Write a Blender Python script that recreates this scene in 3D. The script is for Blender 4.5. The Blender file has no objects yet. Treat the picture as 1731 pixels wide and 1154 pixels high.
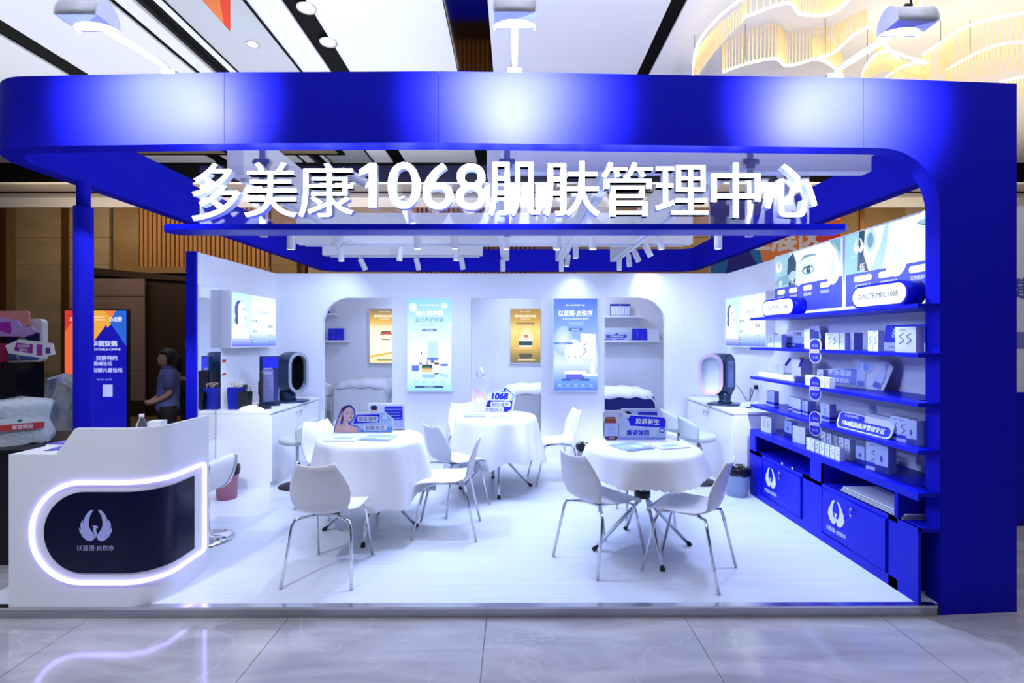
import bpy, bmesh, math, random
from mathutils import Vector, Matrix
from mathutils.geometry import tessellate_polygon
R = random.Random(7)
PI = math.pi
C = bpy.context.scene.collection
S = bpy.context.scene

# ---------------------------------------------------------------- camera, world, lights, exposure
F = 850.0; CX = 870.0; CY = 572.0; H = 1.69
cd = bpy.data.cameras.new('camera'); cam = bpy.data.objects.new('camera', cd); C.objects.link(cam)
cam.location = (0, 0, H); cam.rotation_euler = (PI/2, 0, 0)
cd.sensor_width = 36; cd.lens = 36*F/1731; cd.clip_end = 200; cd.clip_start = .05
cd.shift_x = -(CX-865.5)/1731; cd.shift_y = -(577-CY)/1731
S.camera = cam
S.view_settings.view_transform = 'Standard'; S.view_settings.look = 'None'
S.view_settings.exposure = 0.3; S.view_settings.gamma = 1; S.view_settings.use_curve_mapping = False
w = bpy.data.worlds.new('world'); S.world = w; w.use_nodes = True
bg = w.node_tree.nodes['Background']; bg.inputs[0].default_value = (.62, .66, .9, 1); bg.inputs[1].default_value = .09
S.cycles.use_denoising = True
S.cycles.max_bounces = 8; S.cycles.transparent_max_bounces = 12
S.cycles.caustics_reflective = False; S.cycles.caustics_refractive = False
S.cycles.sample_clamp_indirect = 6

def area(name, loc, rot, sx, sy, power, color):
    l = bpy.data.lights.new(name, 'AREA'); l.shape = 'RECTANGLE'; l.size = sx; l.size_y = sy
    l.energy = power; l.color = color
    o = bpy.data.objects.new(name, l); C.objects.link(o); o.location = loc; o.rotation_euler = rot; return o
# unseen area lights facing up, added to brighten the hall ceiling
area('ceiling_fill_light', (-4.5, 5.0, 3.9), (PI, 0, 0), 7, 8, 165, (.88, .92, 1))
area('ceiling_fill_light', (1, 2.5, 4.0), (PI, 0, 0), 6, 4, 118, (.85, .9, 1))
area('ceiling_fill_light', (6.5, 5.0, 3.6), (PI, 0, 0), 5, 8, 135, (1, .84, .62))
area('hall_wall_fill', (-6.0, 9.2, 4.4), (math.radians(48), 0, 0), 8, .4, 80, (1, .74, .42))  # warm strips added on both sides to brighten the far wall
area('hall_wall_fill', (6.0, 9.2, 4.4), (math.radians(48), 0, 0), 8, .4, 60, (1, .74, .42))
area('hall_floor_fill', (0, 1.3, 4.9), (0, 0, 0), 7, 1.2, 44, (.74, .80, 1))  # added overhead panel out of view, brightening floor and booth front
COOL = (.44, .56, 1.0)
SPOT_W = 24
FLOOD_W = 105

# ---------------------------------------------------------------- helpers
def lin(c):
    return tuple((x/255/12.92 if x/255 <= .04045 else ((x/255+.055)/1.055)**2.4) for x in c)
def mat(name, rgb, rough=.5, metal=0, emit=0, trans=0, spec=None, coat=0, alpha=1, noise=None, bump=0, nscale=20, ior=1.45, stretch=None):
    m = bpy.data.materials.new(name); m.use_nodes = True
    nt = m.node_tree; b = nt.nodes['Principled BSDF']
    b.inputs['Base Color'].default_value = (*rgb, 1); b.inputs['Roughness'].default_value = rough
    b.inputs['Metallic'].default_value = metal; b.inputs['IOR'].default_value = ior
    if emit: b.inputs['Emission Color'].default_value = (*rgb, 1); b.inputs['Emission Strength'].default_value = emit
    if trans: b.inputs['Transmission Weight'].default_value = trans
    if spec is not None: b.inputs['Specular IOR Level'].default_value = spec
    if coat: b.inputs['Coat Weight'].default_value = coat
    if alpha < 1: b.inputs['Alpha'].default_value = alpha
    if noise or bump:
        tc = nt.nodes.new('ShaderNodeTexCoord'); mp = nt.nodes.new('ShaderNodeMapping')
        nt.links.new(tc.outputs['Object'], mp.inputs[0])
        if stretch: mp.inputs['Scale'].default_value = stretch
        n = nt.nodes.new('ShaderNodeTexNoise'); n.inputs['Scale'].default_value = nscale; n.inputs['Detail'].default_value = 6
        nt.links.new(mp.outputs[0], n.inputs['Vector'])
        if noise:
            cr = nt.nodes.new('ShaderNodeValToRGB'); nt.links.new(n.outputs['Fac'], cr.inputs[0])
            cr.color_ramp.elements[0].position = .3; cr.color_ramp.elements[1].position = .7
            cr.color_ramp.elements[0].color = (*rgb, 1); cr.color_ramp.elements[1].color = (*noise, 1)
            nt.links.new(cr.outputs[0], b.inputs['Base Color'])
        if bump:
            bp = nt.nodes.new('ShaderNodeBump'); bp.inputs['Strength'].default_value = bump; bp.inputs['Distance'].default_value = .01
            nt.links.new(n.outputs['Fac'], bp.inputs['Height']); nt.links.new(bp.outputs[0], b.inputs['Normal'])
    return m
def attr_mat(name, emit, rough=.45):
    m = bpy.data.materials.new(name); m.use_nodes = True; nt = m.node_tree; b = nt.nodes['Principled BSDF']
    a = nt.nodes.new('ShaderNodeAttribute'); a.attribute_name = 'Col'
    nt.links.new(a.outputs['Color'], b.inputs['Base Color']); b.inputs['Roughness'].default_value = rough
    if emit:
        nt.links.new(a.outputs['Color'], b.inputs['Emission Color']); b.inputs['Emission Strength'].default_value = emit
        b.inputs['Base Color'].default_value = (0, 0, 0, 1)
        nt.links.remove([l for l in nt.links if l.to_socket == b.inputs['Base Color']][0]); b.inputs['Base Color'].default_value = (.02, .02, .02, 1)
    return m

M = {}
M['blue'] = mat('blue_paint', (.0085, .0100, .50), .55, spec=.05, bump=.03, nscale=300)
M['blue_gloss'] = mat('blue_lacquer', (.002, .006, .52), .35, spec=.2)
M['navy'] = mat('navy_acrylic', (.001, .001, .03), .18, spec=.4)
M['white'] = mat('white_panel', (.82, .84, .88), .5, bump=.02, nscale=200)
M['lacquer'] = mat('white_lacquer', (.84, .86, .9), .3)
M['plastic'] = mat('white_plastic', (.86, .87, .9), .28)
M['cloth'] = mat('white_cloth', (.86, .88, .92), .85, bump=.15, nscale=60, spec=.1)
M['chrome'] = mat('chrome', (.75, .77, .8), .08, 1)
M['steel'] = mat('brushed_steel', (.5, .5, .52), .35, 1, noise=(.42, .42, .45), nscale=40, stretch=(.2, 4, 4))
M['alu'] = mat('aluminium_edge', (.75, .75, .78), .2, 1)
M['black'] = mat('black_plastic', (.01, .01, .012), .4)
M['gloss_black'] = mat('gloss_black', (.006, .006, .01), .08)
M['black_metal'] = mat('black_metal', (.008, .008, .01), .5)
M['acrylic'] = mat('clear_acrylic', (.75, .8, 1), .03, alpha=.06, spec=.9)
M['led_white'] = mat('led_white', (.80, .88, 1), .5, emit=4)
M['lit_sign'] = mat('lit_sign_face', (.93, .96, 1), .5, emit=.8)
M['lit_sign'].node_tree.nodes['Principled BSDF'].inputs['Base Color'].default_value = (.2, .2, .2, 1)
M['clamp'] = mat('clamp_metal', (.6, .62, .66), .35, .2)
M['led_violet'] = mat('led_violet', (.42, .34, 1), .5, emit=4.5)
M['lens'] = mat('lamp_lens', (.9, .95, 1), .5, emit=12)
M['warm_lens'] = mat('warm_lamp_lens', (1, .93, .78), .5, emit=6)
M['mirror'] = mat('mirror_glass', (.86, .88, .9), .01, 1)
M['glass_frost'] = mat('pane_grey', (.45, .48, .52), .06, spec=.8)
M['seat_grey'] = mat('pale_grey_leather', (.42, .48, .5), .4, bump=.05, nscale=80)
M['seat_white'] = mat('white_leather', (.86, .88, .9), .35)
M['bin_grey'] = mat('grey_blue_plastic', (.32, .40, .52), .4)
M['bin_pink'] = mat('dusty_pink_plastic', (.42, .16, .24), .4)
M['bin_beige'] = mat('beige_plastic', (.55, .42, .38), .4)
M['bag_black'] = mat('black_bin_liner', (.006, .006, .008), .22, bump=.6, nscale=25)
M['device_navy'] = mat('dark_blue_metal', (.02, .045, .11), .28, .5)
M['device_pink'] = mat('rose_plastic', (.75, .52, .62), .3)
M['device_in'] = mat('pale_inner_plastic', (.72, .78, .84), .3)
M['silver'] = mat('silver_plastic', (.36, .38, .46), .3, .3)
M['blanket'] = mat('grey_blanket', (.50, .51, .52), .8, bump=.4, nscale=9)
M['blanket_w'] = mat('white_blanket', (.8, .81, .86), .8, bump=.4, nscale=9)
M['navy_cloth'] = mat('navy_cloth', (.003, .006, .12), .8)
M['bubble'] = mat('bubble_wrap', (.55, .62, .66), .25, bump=1, nscale=30, spec=.8)
M['red'] = mat('red_print', (.6, .02, .02), .5)
M['paper'] = mat('white_paper', (.84, .86, .88), .6)
M['bagblue'] = mat('deep_blue_paper', (.004, .012, .28), .35)
M['twig'] = mat('raffia', (.5, .38, .25), .8)
M['cable'] = mat('black_cable', (.006, .006, .006), .5)
M['ceil'] = mat('ceiling_paint', (.78, .79, .84), .9)
M['slotblack'] = mat('black_ceiling_slot', (.003, .003, .004), .6, spec=.1)
M['goldmirror'] = mat('dark_mirror', (.34, .30, .26), .06, 1)
M['stone'] = mat('beige_stone', (.30, .235, .15), .35, noise=(.22, .175, .115), nscale=1.6, stretch=(1, 1, 3))
M['stone_g'] = mat('gold_stone', (.22, .13, .05), .4, noise=(.16, .1, .04), nscale=2)
M['brass'] = mat('bronze_strip', (.16, .07, .025), .3, .7)
M['slat'] = mat('oak_slat', (.36, .17, .05), .5, noise=(.29, .13, .035), nscale=4, stretch=(4, 4, .3))
M['slatback'] = mat('dark_oak', (.05, .02, .008), .7)
M['darkbrown'] = mat('dark_brown_wood', (.02, .009, .006), .5)
M['mauve'] = mat('mauve_door_leaf', (.16, .115, .115), .5, noise=(.14, .1, .1), nscale=2)
M['carpet'] = mat('brown_carpet', (.12, .06, .025), .95, noise=(.06, .035, .02), nscale=3, bump=.2)
M['rod'] = mat('amber_glass_rod', (.95, .74, .38), .12, emit=.2, alpha=.62)
M['gold_led'] = mat('warm_led', (1, .86, .58), .5, emit=5)
M['skin'] = mat('skin', (.42, .25, .17), .5)
M['hair'] = mat('black_hair', (.006, .005, .006), .4, bump=.3, nscale=90)
M['polo'] = mat('blue_polo', (.08, .14, .42), .8, bump=.2, nscale=30)
M['trouser'] = mat('dark_trousers', (.006, .006, .01), .8)
M['print'] = attr_mat('colour_print', 0)
M['screen'] = attr_mat('backlit_print', .95)
M['bottle'] = mat('clear_bottle', (.85, .9, .95), .05, trans=.9, ior=1.2, alpha=.6)

class MB:
    """collects shapes for one mesh"""
    def __init__(s): s.v = []; s.f = []; s.sm = []
    def add(s, vs, fs, smooth=False):
        k = len(s.v); s.v += [tuple(v) for v in vs]
        for f in fs: s.f.append(tuple(i+k for i in f)); s.sm.append(smooth)
        return s
    def box(s, x0, x1, y0, y1, z0, z1, rz=0, c=None):
        vs = [(x, y, z) for x in (x0, x1) for y in (y0, y1) for z in (z0, z1)]
        if rz:
            cx, cy = c or ((x0+x1)/2, (y0+y1)/2); a, b = math.cos(rz), math.sin(rz)
            vs = [(cx+(x-cx)*a-(y-cy)*b, cy+(x-cx)*b+(y-cy)*a, z) for x, y, z in vs]
        return s.add(vs, [(0, 1, 3, 2), (4, 6, 7, 5), (0, 4, 5, 1), (2, 3, 7, 6), (0, 2, 6, 4), (1, 5, 7, 3)])
    def tube(s, pts, r, n=10, closed=False):
        pts = [Vector(p) for p in pts]; m = len(pts); rs = r if isinstance(r, (list, tuple)) else [r]*m
        rings = []; up = None
        for i, p in enumerate(pts):
            if closed: t = pts[(i+1) % m]-pts[i-1]
            else: t = pts[min(i+1, m-1)]-pts[max(i-1, 0)]
            t.normalize()
            if up is None:
                up = Vector((0, 0, 1)) if abs(t.z) < .9 else Vector((1, 0, 0))
            a = t.cross(up)
            if a.length < 1e-5: a = t.cross(Vector((0, 1, 0)))
            a.normalize(); b = a.cross(t); b.normalize(); up = b
            rings.append([p+(a*math.cos(2*PI*k/n)+b*math.sin(2*PI*k/n))*rs[i] for k in range(n)])
        vs = [v for g in rings for v in g]; fs = []
        for i in range(m if closed else m-1):
            j = (i+1) % m
            for k in range(n): fs.append((i*n+k, i*n+(k+1) % n, j*n+(k+1) % n, j*n+k))
        s.add(vs, fs, True)
        if not closed:
            s.add(rings[0], [tuple(range(n))]); s.add(rings[-1], [tuple(reversed(range(n)))])
        return s
    def lathe(s, prof, n=24, c=(0, 0, 0), sx=1, sy=1):
        vs = []; fs = []
        for r, z in prof:
            for k in range(n): vs.append((c[0]+r*sx*math.cos(2*PI*k/n), c[1]+r*sy*math.sin(2*PI*k/n), c[2]+z))
        for i in range(len(prof)-1):
            for k in range(n): fs.append((i*n+k, i*n+(k+1) % n, (i+1)*n+(k+1) % n, (i+1)*n+k))
        s.add(vs, fs, True)
        if prof[0][0] > 1e-4: s.add(vs[:n], [tuple(reversed(range(n)))])
        if prof[-1][0] > 1e-4: s.add(vs[-n:], [tuple(range(n))])
        return s
    def prism(s, pts, h0, h1, axis='z', smooth=False):
        """pts 2D; axis z: (x,y)->z ; axis y: (x,z)->y ; axis x: (y,z)->x"""
        def P(p, h): return (p[0], p[1], h) if axis == 'z' else ((p[0], h, p[1]) if axis == 'y' else (h, p[0], p[1]))
        n = len(pts); tri = tessellate_polygon([[Vector((p[0], p[1], 0)) for p in pts]])
        vs = [P(p, h0) for p in pts]+[P(p, h1) for p in pts]
        s.add(vs, [tuple(reversed(t)) for t in tri]+[tuple(i+n for i in t) for t in tri])
        s.add(vs, [(i, (i+1) % n, n+(i+1) % n, n+i) for i in range(n)], smooth)
        return s
    def wall(s, path, th, z0, z1):
        """strip following a plan path, thickness th to the left of travel"""
        n = len(path); L = []
        for i in range(n):
            a = Vector(path[max(i-1, 0)]); b = Vector(path[min(i+1, n-1)]); t = (b-a).normalized()
            L.append((path[i][0]-t.y*th, path[i][1]+t.x*th))
        vs = [];
        for p, q in zip(path, L): vs += [(p[0], p[1], z0), (p[0], p[1], z1), (q[0], q[1], z1), (q[0], q[1], z0)]
        fs = []
        for i in range(n-1):
            for k in range(4): fs.append((i*4+k, i*4+(k+1) % 4, (i+1)*4+(k+1) % 4, (i+1)*4+k))
        fs += [(0, 3, 2, 1), ((n-1)*4, (n-1)*4+1, (n-1)*4+2, (n-1)*4+3)]
        return s.add(vs, fs)
    def grid(s, g, closed_u=False, smooth=True):
        n = len(g); m = len(g[0]); vs = [p for r in g for p in r]; fs = []
        for i in range(n-1):
            for k in range(m if closed_u else m-1): fs.append((i*m+k, i*m+(k+1) % m, (i+1)*m+(k+1) % m, (i+1)*m+k))
        return s.add(vs, fs, smooth)

def obj(name, mb, m, parent=None, solid=0, bevel=0, fix=True):
    me = bpy.data.meshes.new(name); me.from_pydata(mb.v, [], mb.f)
    for p, sm in zip(me.polygons, mb.sm): p.use_smooth = sm
    bm = bmesh.new(); bm.from_mesh(me); bmesh.ops.remove_doubles(bm, verts=bm.verts, dist=1e-5)
    if fix: bmesh.ops.recalc_face_normals(bm, faces=bm.faces)
    if solid: bmesh.ops.solidify(bm, geom=bm.faces[:], thickness=solid)
    if bevel:
        es = [e for e in bm.edges if len(e.link_faces) == 2 and e.calc_face_angle(0) > .6]
        bmesh.ops.bevel(bm, geom=es, offset=bevel, segments=2, affect='EDGES', profile=.6)
    bm.to_mesh(me); bm.free()
    me.materials.append(M[m] if isinstance(m, str) else m)
    o = bpy.data.objects.new(name, me); C.objects.link(o)
    if parent: o.parent = parent
    return o
def tag(o, label=None, cat=None, group=None, kind=None):
    if label: o['label'] = label
    if cat: o['category'] = cat
    if group: o['group'] = group
    if kind: o['kind'] = kind
    return o
def thing(name, label, cat, loc=(0, 0, 0), rz=0, group=None, rot=None):
    o = bpy.data.objects.new(name, None); C.objects.link(o); o.empty_display_size = .1
    o.location = loc; o.rotation_euler = rot or (0, 0, rz)
    return tag(o, label, cat, group)
def struct(name, mb, m, parent=None, **k):
    o = obj(name, mb, m, parent, **k)
    if not parent: o['kind'] = 'structure'
    return o
def dup(root, loc, rz, label, group=None):
    r = root.copy(); C.objects.link(r); r.location = loc; r.rotation_euler = (0, 0, rz); r['label'] = label
    if group: r['group'] = group
    for ch in root.children:
        c = ch.copy(); C.objects.link(c); c.parent = r
        for g in ch.children:
            d = g.copy(); C.objects.link(d); d.parent = c
    return r
def W(px, py, Y): return ((px-CX)/F*Y, Y, H-(py-CY)/F*Y)
def front_y(x): return 2.965+.0105*(x+.6)**2

# ---- flat print: coloured shapes in a local (u, v) plane facing -Y
_tc = {}
def text_geo(s, bold=0.0, shear=0, extrude=0):
    k = (s, bold, shear, extrude)
    if k in _tc: return _tc[k]
    c = bpy.data.curves.new('t', 'FONT'); c.body = s; c.size = 1; c.shear = shear; c.resolution_u = 9 if extrude else 3
    c.extrude = extrude; c.align_x = 'LEFT'
    o = bpy.data.objects.new('t', c); C.objects.link(o)
    bpy.context.view_layer.update()
    e = o.evaluated_get(bpy.context.evaluated_depsgraph_get()); me = e.to_mesh()
    v0 = [tuple(v.co) for v in me.vertices]; f0 = [tuple(p.vertices) for p in me.polygons]
    e.to_mesh_clear(); bpy.data.objects.remove(o); bpy.data.curves.remove(c)
    vs, fs = list(v0), list(f0)
    if bold > 0:    # heavier strokes: the outline repeated at small offsets
        sh = [(bold, bold), (-bold, bold), (bold, -bold), (-bold, -bold)] if bold > .012 else [(bold, 0), (-bold, 0)]
        for n_, (dx, dy) in enumerate(sh):
            q = len(vs); vs += [(v[0]+dx, v[1]+dy, v[2] if extrude else n_+1) for v in v0]; fs += [tuple(i+q for i in f) for f in f0]
    xs = [v[0] for v in vs]; ys = [v[1] for v in vs]
    _tc[k] = (vs, fs, min(xs), max(xs), min(ys), max(ys)); return _tc[k]
EMB = [(500,132),(455,138),(400,170),(350,230),(310,310),(292,390),(303,465),(285,415),(278,345),(245,385),(225,450),(228,500),(250,555),(225,525),(208,498),(197,550),(215,610),(255,665),(245,668),(280,715),(345,752),(320,752),(365,780),(430,795),(490,778),(522,725),(520,670),(490,620),(440,560),(410,490),(403,430),(405,360),(430,260),(470,185)]
BIRD = [(475,468),(500,470),(540,462),(590,478),(612,515),(580,508),(562,530),(560,560),(572,600),(577,650),(560,700),(542,740),(532,690),(525,650),(505,600),(497,540),(500,497)]
class Art:
    def __init__(s): s.v = []; s.f = []; s.c = []; s.n = 0
    def _add(s, pts, faces, cols):
        k = len(s.v); s.n += 1; d = -.0005*s.n
        s.v += [(p[0], d, p[1]) for p in pts]; s.c += cols
        s.f += [tuple(i+k for i in f) for f in faces]
    def poly(s, pts, col):
        tri = tessellate_polygon([[Vector((p[0], p[1], 0)) for p in pts]])
        s._add(pts, tri, [lin(col)]*len(pts)); return s
    def rect(s, x0, x1, y0, y1, col): return s.poly([(x0, y0), (x1, y0), (x1, y1), (x0, y1)], col)
    def grad(s, x0, x1, y0, y1, stops):
        """stops bottom->top [(t, col)]"""
        for (a, ca), (b, cb) in zip(stops, stops[1:]):
            ya, yb = y0+(y1-y0)*a, y0+(y1-y0)*b
            k = len(s.v); d = -.0005*(s.n+1)
            s.v += [(x0, d, ya), (x1, d, ya), (x1, d, yb), (x0, d, yb)]; s.c += [lin(ca), lin(ca), lin(cb), lin(cb)]
            s.f.append((k, k+1, k+2, k+3))
        s.n += 1; return s
    def ell(s, cx, cy, rx, ry, col, n=24, a0=0, a1=2*PI, rot=0, glow=None):
        pts = []
        for i in range(n):
            a = a0+(a1-a0)*i/(n if abs(a1-a0-2*PI) < .01 else n-1)
            x, y = rx*math.cos(a), ry*math.sin(a); pts.append((cx+x*math.cos(rot)-y*math.sin(rot), cy+x*math.sin(rot)+y*math.cos(rot)))
        if glow:
            s._add([(cx, cy)]+pts, [(0, i+1, (i+1) % n+1) for i in range(n)], [lin(col)]+[lin(glow)]*n)
        else: s.poly(pts, col)
        return s
    def rrect(s, x0, x1, y0, y1, r, col, n=6):
        pts = []; r = min(r, (x1-x0)/2-1e-6, (y1-y0)/2-1e-6)
        for cx, cy, a in ((x1-r, y1-r, 0), (x0+r, y1-r, PI/2), (x0+r, y0+r, PI), (x1-r, y0+r, 1.5*PI)):
            for i in range(n+1): t = a+PI/2*i/n; pts.append((cx+r*math.cos(t), cy+r*math.sin(t)))
        return s.poly(pts, col)
    def text(s, t, cx, cy, h, col, wmax=None, bold=.0, shear=0, rot=0):
        vs, fs, x0, x1, y0, y1 = text_geo(t, bold, shear)
        k = h/(y1-y0); kx = k
        if wmax and (x1-x0)*k > wmax: kx = wmax/(x1-x0)
        q = len(s.v); s.n += 1; d = -.0005*s.n
        for x, y, z in vs:
            u, v = (x-(x0+x1)/2)*kx, (y-(y0+y1)/2)*k
            s.v.append((cx+u*math.cos(rot)-v*math.sin(rot), d-.00009*z, cy+u*math.sin(rot)+v*math.cos(rot)))
        s.c += [lin(col)]*len(vs); s.f += [tuple(i+q for i in f) for f in fs]; return s
    def lines(s, x0, x1, ys, th, col):
        for y in ys: s.rect(x0, x1-(x1-x0)*R.uniform(0, .2), y, y+th, col)
        return s
    def emblem(s, cx, cy, h, col):
        k = h/665
        for m in (1, -1): s.poly([(cx+m*(x-548)*k, cy-(y-463)*k) for x, y in EMB], col)
        s.poly([(cx+(x-548)*k, cy-(y-463)*k) for x, y in BIRD], col); return s
    def build(s, name, parent, m='print', off=0, wrap=None):
        vs = [(v[0], v[1]-off, v[2]) for v in s.v]
        if wrap: vs = [wrap(*v) for v in vs]
        me = bpy.data.meshes.new(name); me.from_pydata(vs, [], s.f)
        ca = me.color_attributes.new('Col', 'FLOAT_COLOR', 'POINT')
        for i, c in enumerate(s.c): ca.data[i].color = (*c, 1)
        me.materials.append(M[m]); o = bpy.data.objects.new(name, me); C.objects.link(o); o.parent = parent
        return o
# ================================================================ THE HALL
FZ = .065     # height of the booth platform
# marble floor: big polished tiles in front of the booth, plain slab beyond
def marble():
    m = bpy.data.materials.new('grey_marble'); m.use_nodes = True; nt = m.node_tree; b = nt.nodes['Principled BSDF']
    b.inputs['Roughness'].default_value = .09; b.inputs['Specular IOR Level'].default_value = .75
    tc = nt.nodes.new('ShaderNodeTexCoord'); mp = nt.nodes.new('ShaderNodeMapping'); mp.inputs['Scale'].default_value = (.5, 2.2, 1)
    mp.inputs['Rotation'].default_value = (0, 0, .5)
    nt.links.new(tc.outputs['Object'], mp.inputs[0])
    n = nt.nodes.new('ShaderNodeTexNoise'); n.inputs['Scale'].default_value = 2.2; n.inputs['Detail'].default_value = 9; n.inputs['Distortion'].default_value = 1.2
    nt.links.new(mp.outputs[0], n.inputs['Vector'])
    cr = nt.nodes.new('ShaderNodeValToRGB'); nt.links.new(n.outputs['Fac'], cr.inputs[0])
    cr.color_ramp.elements[0].position = .3; cr.color_ramp.elements[0].color = (.34, .33, .345, 1)
    cr.color_ramp.elements[1].position = .75; cr.color_ramp.elements[1].color = (.56, .54, .54, 1)
    n2 = nt.nodes.new('ShaderNodeTexNoise'); n2.inputs['Scale'].default_value = 1.3; n2.inputs['Detail'].default_value = 5; n2.inputs['Distortion'].default_value = .8
    nt.links.new(tc.outputs['Object'], n2.inputs['Vector'])
    v = nt.nodes.new('ShaderNodeValToRGB'); nt.links.new(n2.outputs['Fac'], v.inputs[0])
    e = v.color_ramp.elements; e[0].position = .488; e[0].color = (0, 0, 0, 1); e[1].position = .497; e[1].color = (.38, .38, .38, 1)
    x = v.color_ramp.elements.new(.508); x.color = (0, 0, 0, 1)
    mx = nt.nodes.new('ShaderNodeMixRGB'); mx.inputs[2].default_value = (.62, .6, .6, 1)
    nt.links.new(v.outputs[0], mx.inputs[0]); nt.links.new(cr.outputs[0], mx.inputs[1]); nt.links.new(mx.outputs[0], b.inputs['Base Color'])
    return m
M['marble'] = marble()
mb = MB(); mb.box(-14, 14, -3, 14, -.08, -.02)
fl = struct('floor', mb, M['marble'])
xs = [-1.37+1.2*k for k in range(-4, 6)]
for i in range(len(xs)-1):
    for y0, y1 in ((-.3, .9), (.9, 2.1), (2.1, 3.3), (3.3, 4.5)):
        mb = MB(); mb.box(xs[i]+.002, xs[i+1]-.002, y0+.002, y1-.002, -.02, 0)
        obj('tile', mb, M['marble'], fl)
mb = MB(); mb.box(-14, -3.45, 4.55, 11, -.018, .006); struct('floor_carpet', mb, 'carpet')

# ceiling: plasterboard fields between black slots running towards the back
CZ = 5.19
sl = [(-5.95, -5.65), (-4.22, -4.14), (-3.95, -3.74), (-2.42, -2.16), (-.75, -.28), (-.04, .01), (1.62, 1.79)]
ce = struct('ceiling', MB().box(-14, 14, -3, 10, CZ+.03, CZ+.1), 'slotblack')
edges = [-14]+[v for s_ in sl for v in s_]+[14]
for a, b in zip(edges[::2], edges[1::2]):
    obj('ceiling_panel', MB().box(a, b, -3, 10, CZ, CZ+.025), 'ceil', ce)
obj('mirror_strip', MB().box(-.74, -.30, -3, 10, CZ+.015, CZ+.028), 'goldmirror', ce)
obj('grey_pane', MB().box(-3.62, -2.80, -3, 10, CZ-.012, CZ-.002), 'glass_frost', ce)
for x in (-3.62, -2.79): obj('trim', MB().box(x-.012, x+.012, -3, 10, CZ-.02, CZ-.001), 'slotblack', ce)
obj('slot_fin', MB().box(-3.93, -3.89, -3, 10, CZ-.03, CZ+.028), 'steel', ce)
# drop at the far end: black band, soffit, trim, far wall
mb = MB(); mb.box(-14, 14, 10, 10.05, 4.80, CZ+.3); obj('cornice', mb, 'slotblack', ce)
mb = MB(); mb.box(-14, 14, 10, 11.2, 4.76, 4.80); obj('soffit', mb, 'ceil', ce)
mb = MB(); mb.box(-14, 14, 10.5, 10.56, 4.74, 4.762); obj('slot', mb, 'slotblack', ce)
mb = MB(); mb.box(-14, 14, 10.96, 11.2, 4.55, 4.76); obj('trim', mb, 'ceil', ce)
# coffers seen under the fascia: beige fields with black borders
for x0, x1 in ((-7.6, -5.4), (-5.1, -3.3)):
    obj('coffer_border', MB().box(x0-.1, x1+.1, 8.7, 9.5, CZ-.04, CZ-.002), 'slotblack', ce)
    obj('coffer_field', MB().box(x0, x1, 8.8, 9.4, CZ-.05, CZ-.03), 'stone', ce)

def downlight(x, y, lab, z=CZ, warm=True, grp='downlights set into the hall ceiling', rs=1):
    t = thing('downlight', lab, 'ceiling light', (x, y, z), 0, grp)
    mb = MB(); n = 20
    mb.lathe([(.075*rs, 0), (.10*rs, -.012), (.105*rs, 0), (.10*rs, .02), (.075*rs, .02), (.075*rs, 0)], n); obj('rim', mb, 'alu', t)
    obj('lens', MB().lathe([(.001, -.004), (.074*rs, -.003)], n), 'warm_lens', t)
for i, (px, py, lab) in enumerate(((518, 13, 'round downlight in the black slot above the blue fascia, nearer the top edge'),
                                   (555, 71, 'round downlight in the black slot, just above the blue fascia'))):
    s = (CY-py)/(CZ-H); Y = F/s; downlight((px-CX)/s, Y, lab, CZ-.001)
for (px, py, lab) in ((375, 15, 'glowing disc as a downlight reflection in the grey ceiling pane, beside the orange banner'),
                      (427, 73, 'glowing disc as a downlight reflection in the grey ceiling pane, lower of its pair')):
    s = (CY-py)/(CZ-H); Y = F/s; downlight((px-CX)/s, Y, lab, CZ-.014, rs=.7)  # rim and lens modelled as downlight reflections in the glossy pane

# far wall of the hall: stone panels, bronze strips, oak slats, doorway
WY = 11.0
wl = struct('wall_hall', MB().box(-14, 14, WY+.1, WY+.2, -.02, 4.7), 'slatback')
def wx(px): return (px-CX)/F*WY
def wz(py): return H-(py-CY)/F*WY
def panel(px0, px1, m, z0=0, z1=4.55, name='stone_panel', d=0, hz=None):
    x0, x1 = wx(px0), wx(px1); cuts = [z0]+[z for z in (hz or []) if z0 < z < z1]+[z1]
    for a, b in zip(cuts, cuts[1:]):
        obj(name, MB().box(x0+.004, x1-.004, WY-d, WY+.1, a+.004, b-.004), m, wl)
HZ = [.9, 2.1, 3.3, 3.9]
panel(-160, -20, 'stone', hz=HZ)
for a, b in ((-20, 10), (105, 117), (510, 517), (1410, 1424), (1700, 1712), (1452, 1460)): panel(a, b, 'brass', d=.03, name='bronze_strip')
panel(10, 26, 'stone_g', d=0)
panel(26, 105, 'stone', hz=HZ); panel(117, 185, 'stone', z0=wz(455), hz=HZ); panel(191, 235, 'stone_g', z0=wz(463))  # narrow stone_g panel: gold light on the stone put into its colour
panel(117, 152, 'stone', z1=wz(455), hz=HZ)
sb = MB(); x = wx(238); 
while x < wx(453): sb.box(x, x+.062, WY-.03, WY+.05, wz(452), 4.55); x += .098
o = obj('slat', sb, 'slat', wl); o['kind'] = 'stuff'
obj('rail', MB().box(wx(236), wx(458), WY-.06, WY+.1, wz(462), wz(452)), 'stone_g', wl)
panel(458, 502, 'stone_g', hz=HZ); panel(520, 700, 'stone', hz=HZ)
sb = MB(); x = wx(700)
while x < wx(905): sb.box(x, x+.062, WY-.03, WY+.05, 2.2, 4.55); x += .098
o = obj('slat', sb, 'slat', wl); o['kind'] = 'stuff'
for a, b in ((905, 975), (975, 1045), (1045, 1120), (1120, 1160), (1160, 1230), (1230, 1410), (1424, 1452), (1460, 1530), (1530, 1600), (1600, 1700), (1712, 1840)):
    panel(a, b, 'stone' if (a//70) % 2 else 'stone_g', hz=HZ)
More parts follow.
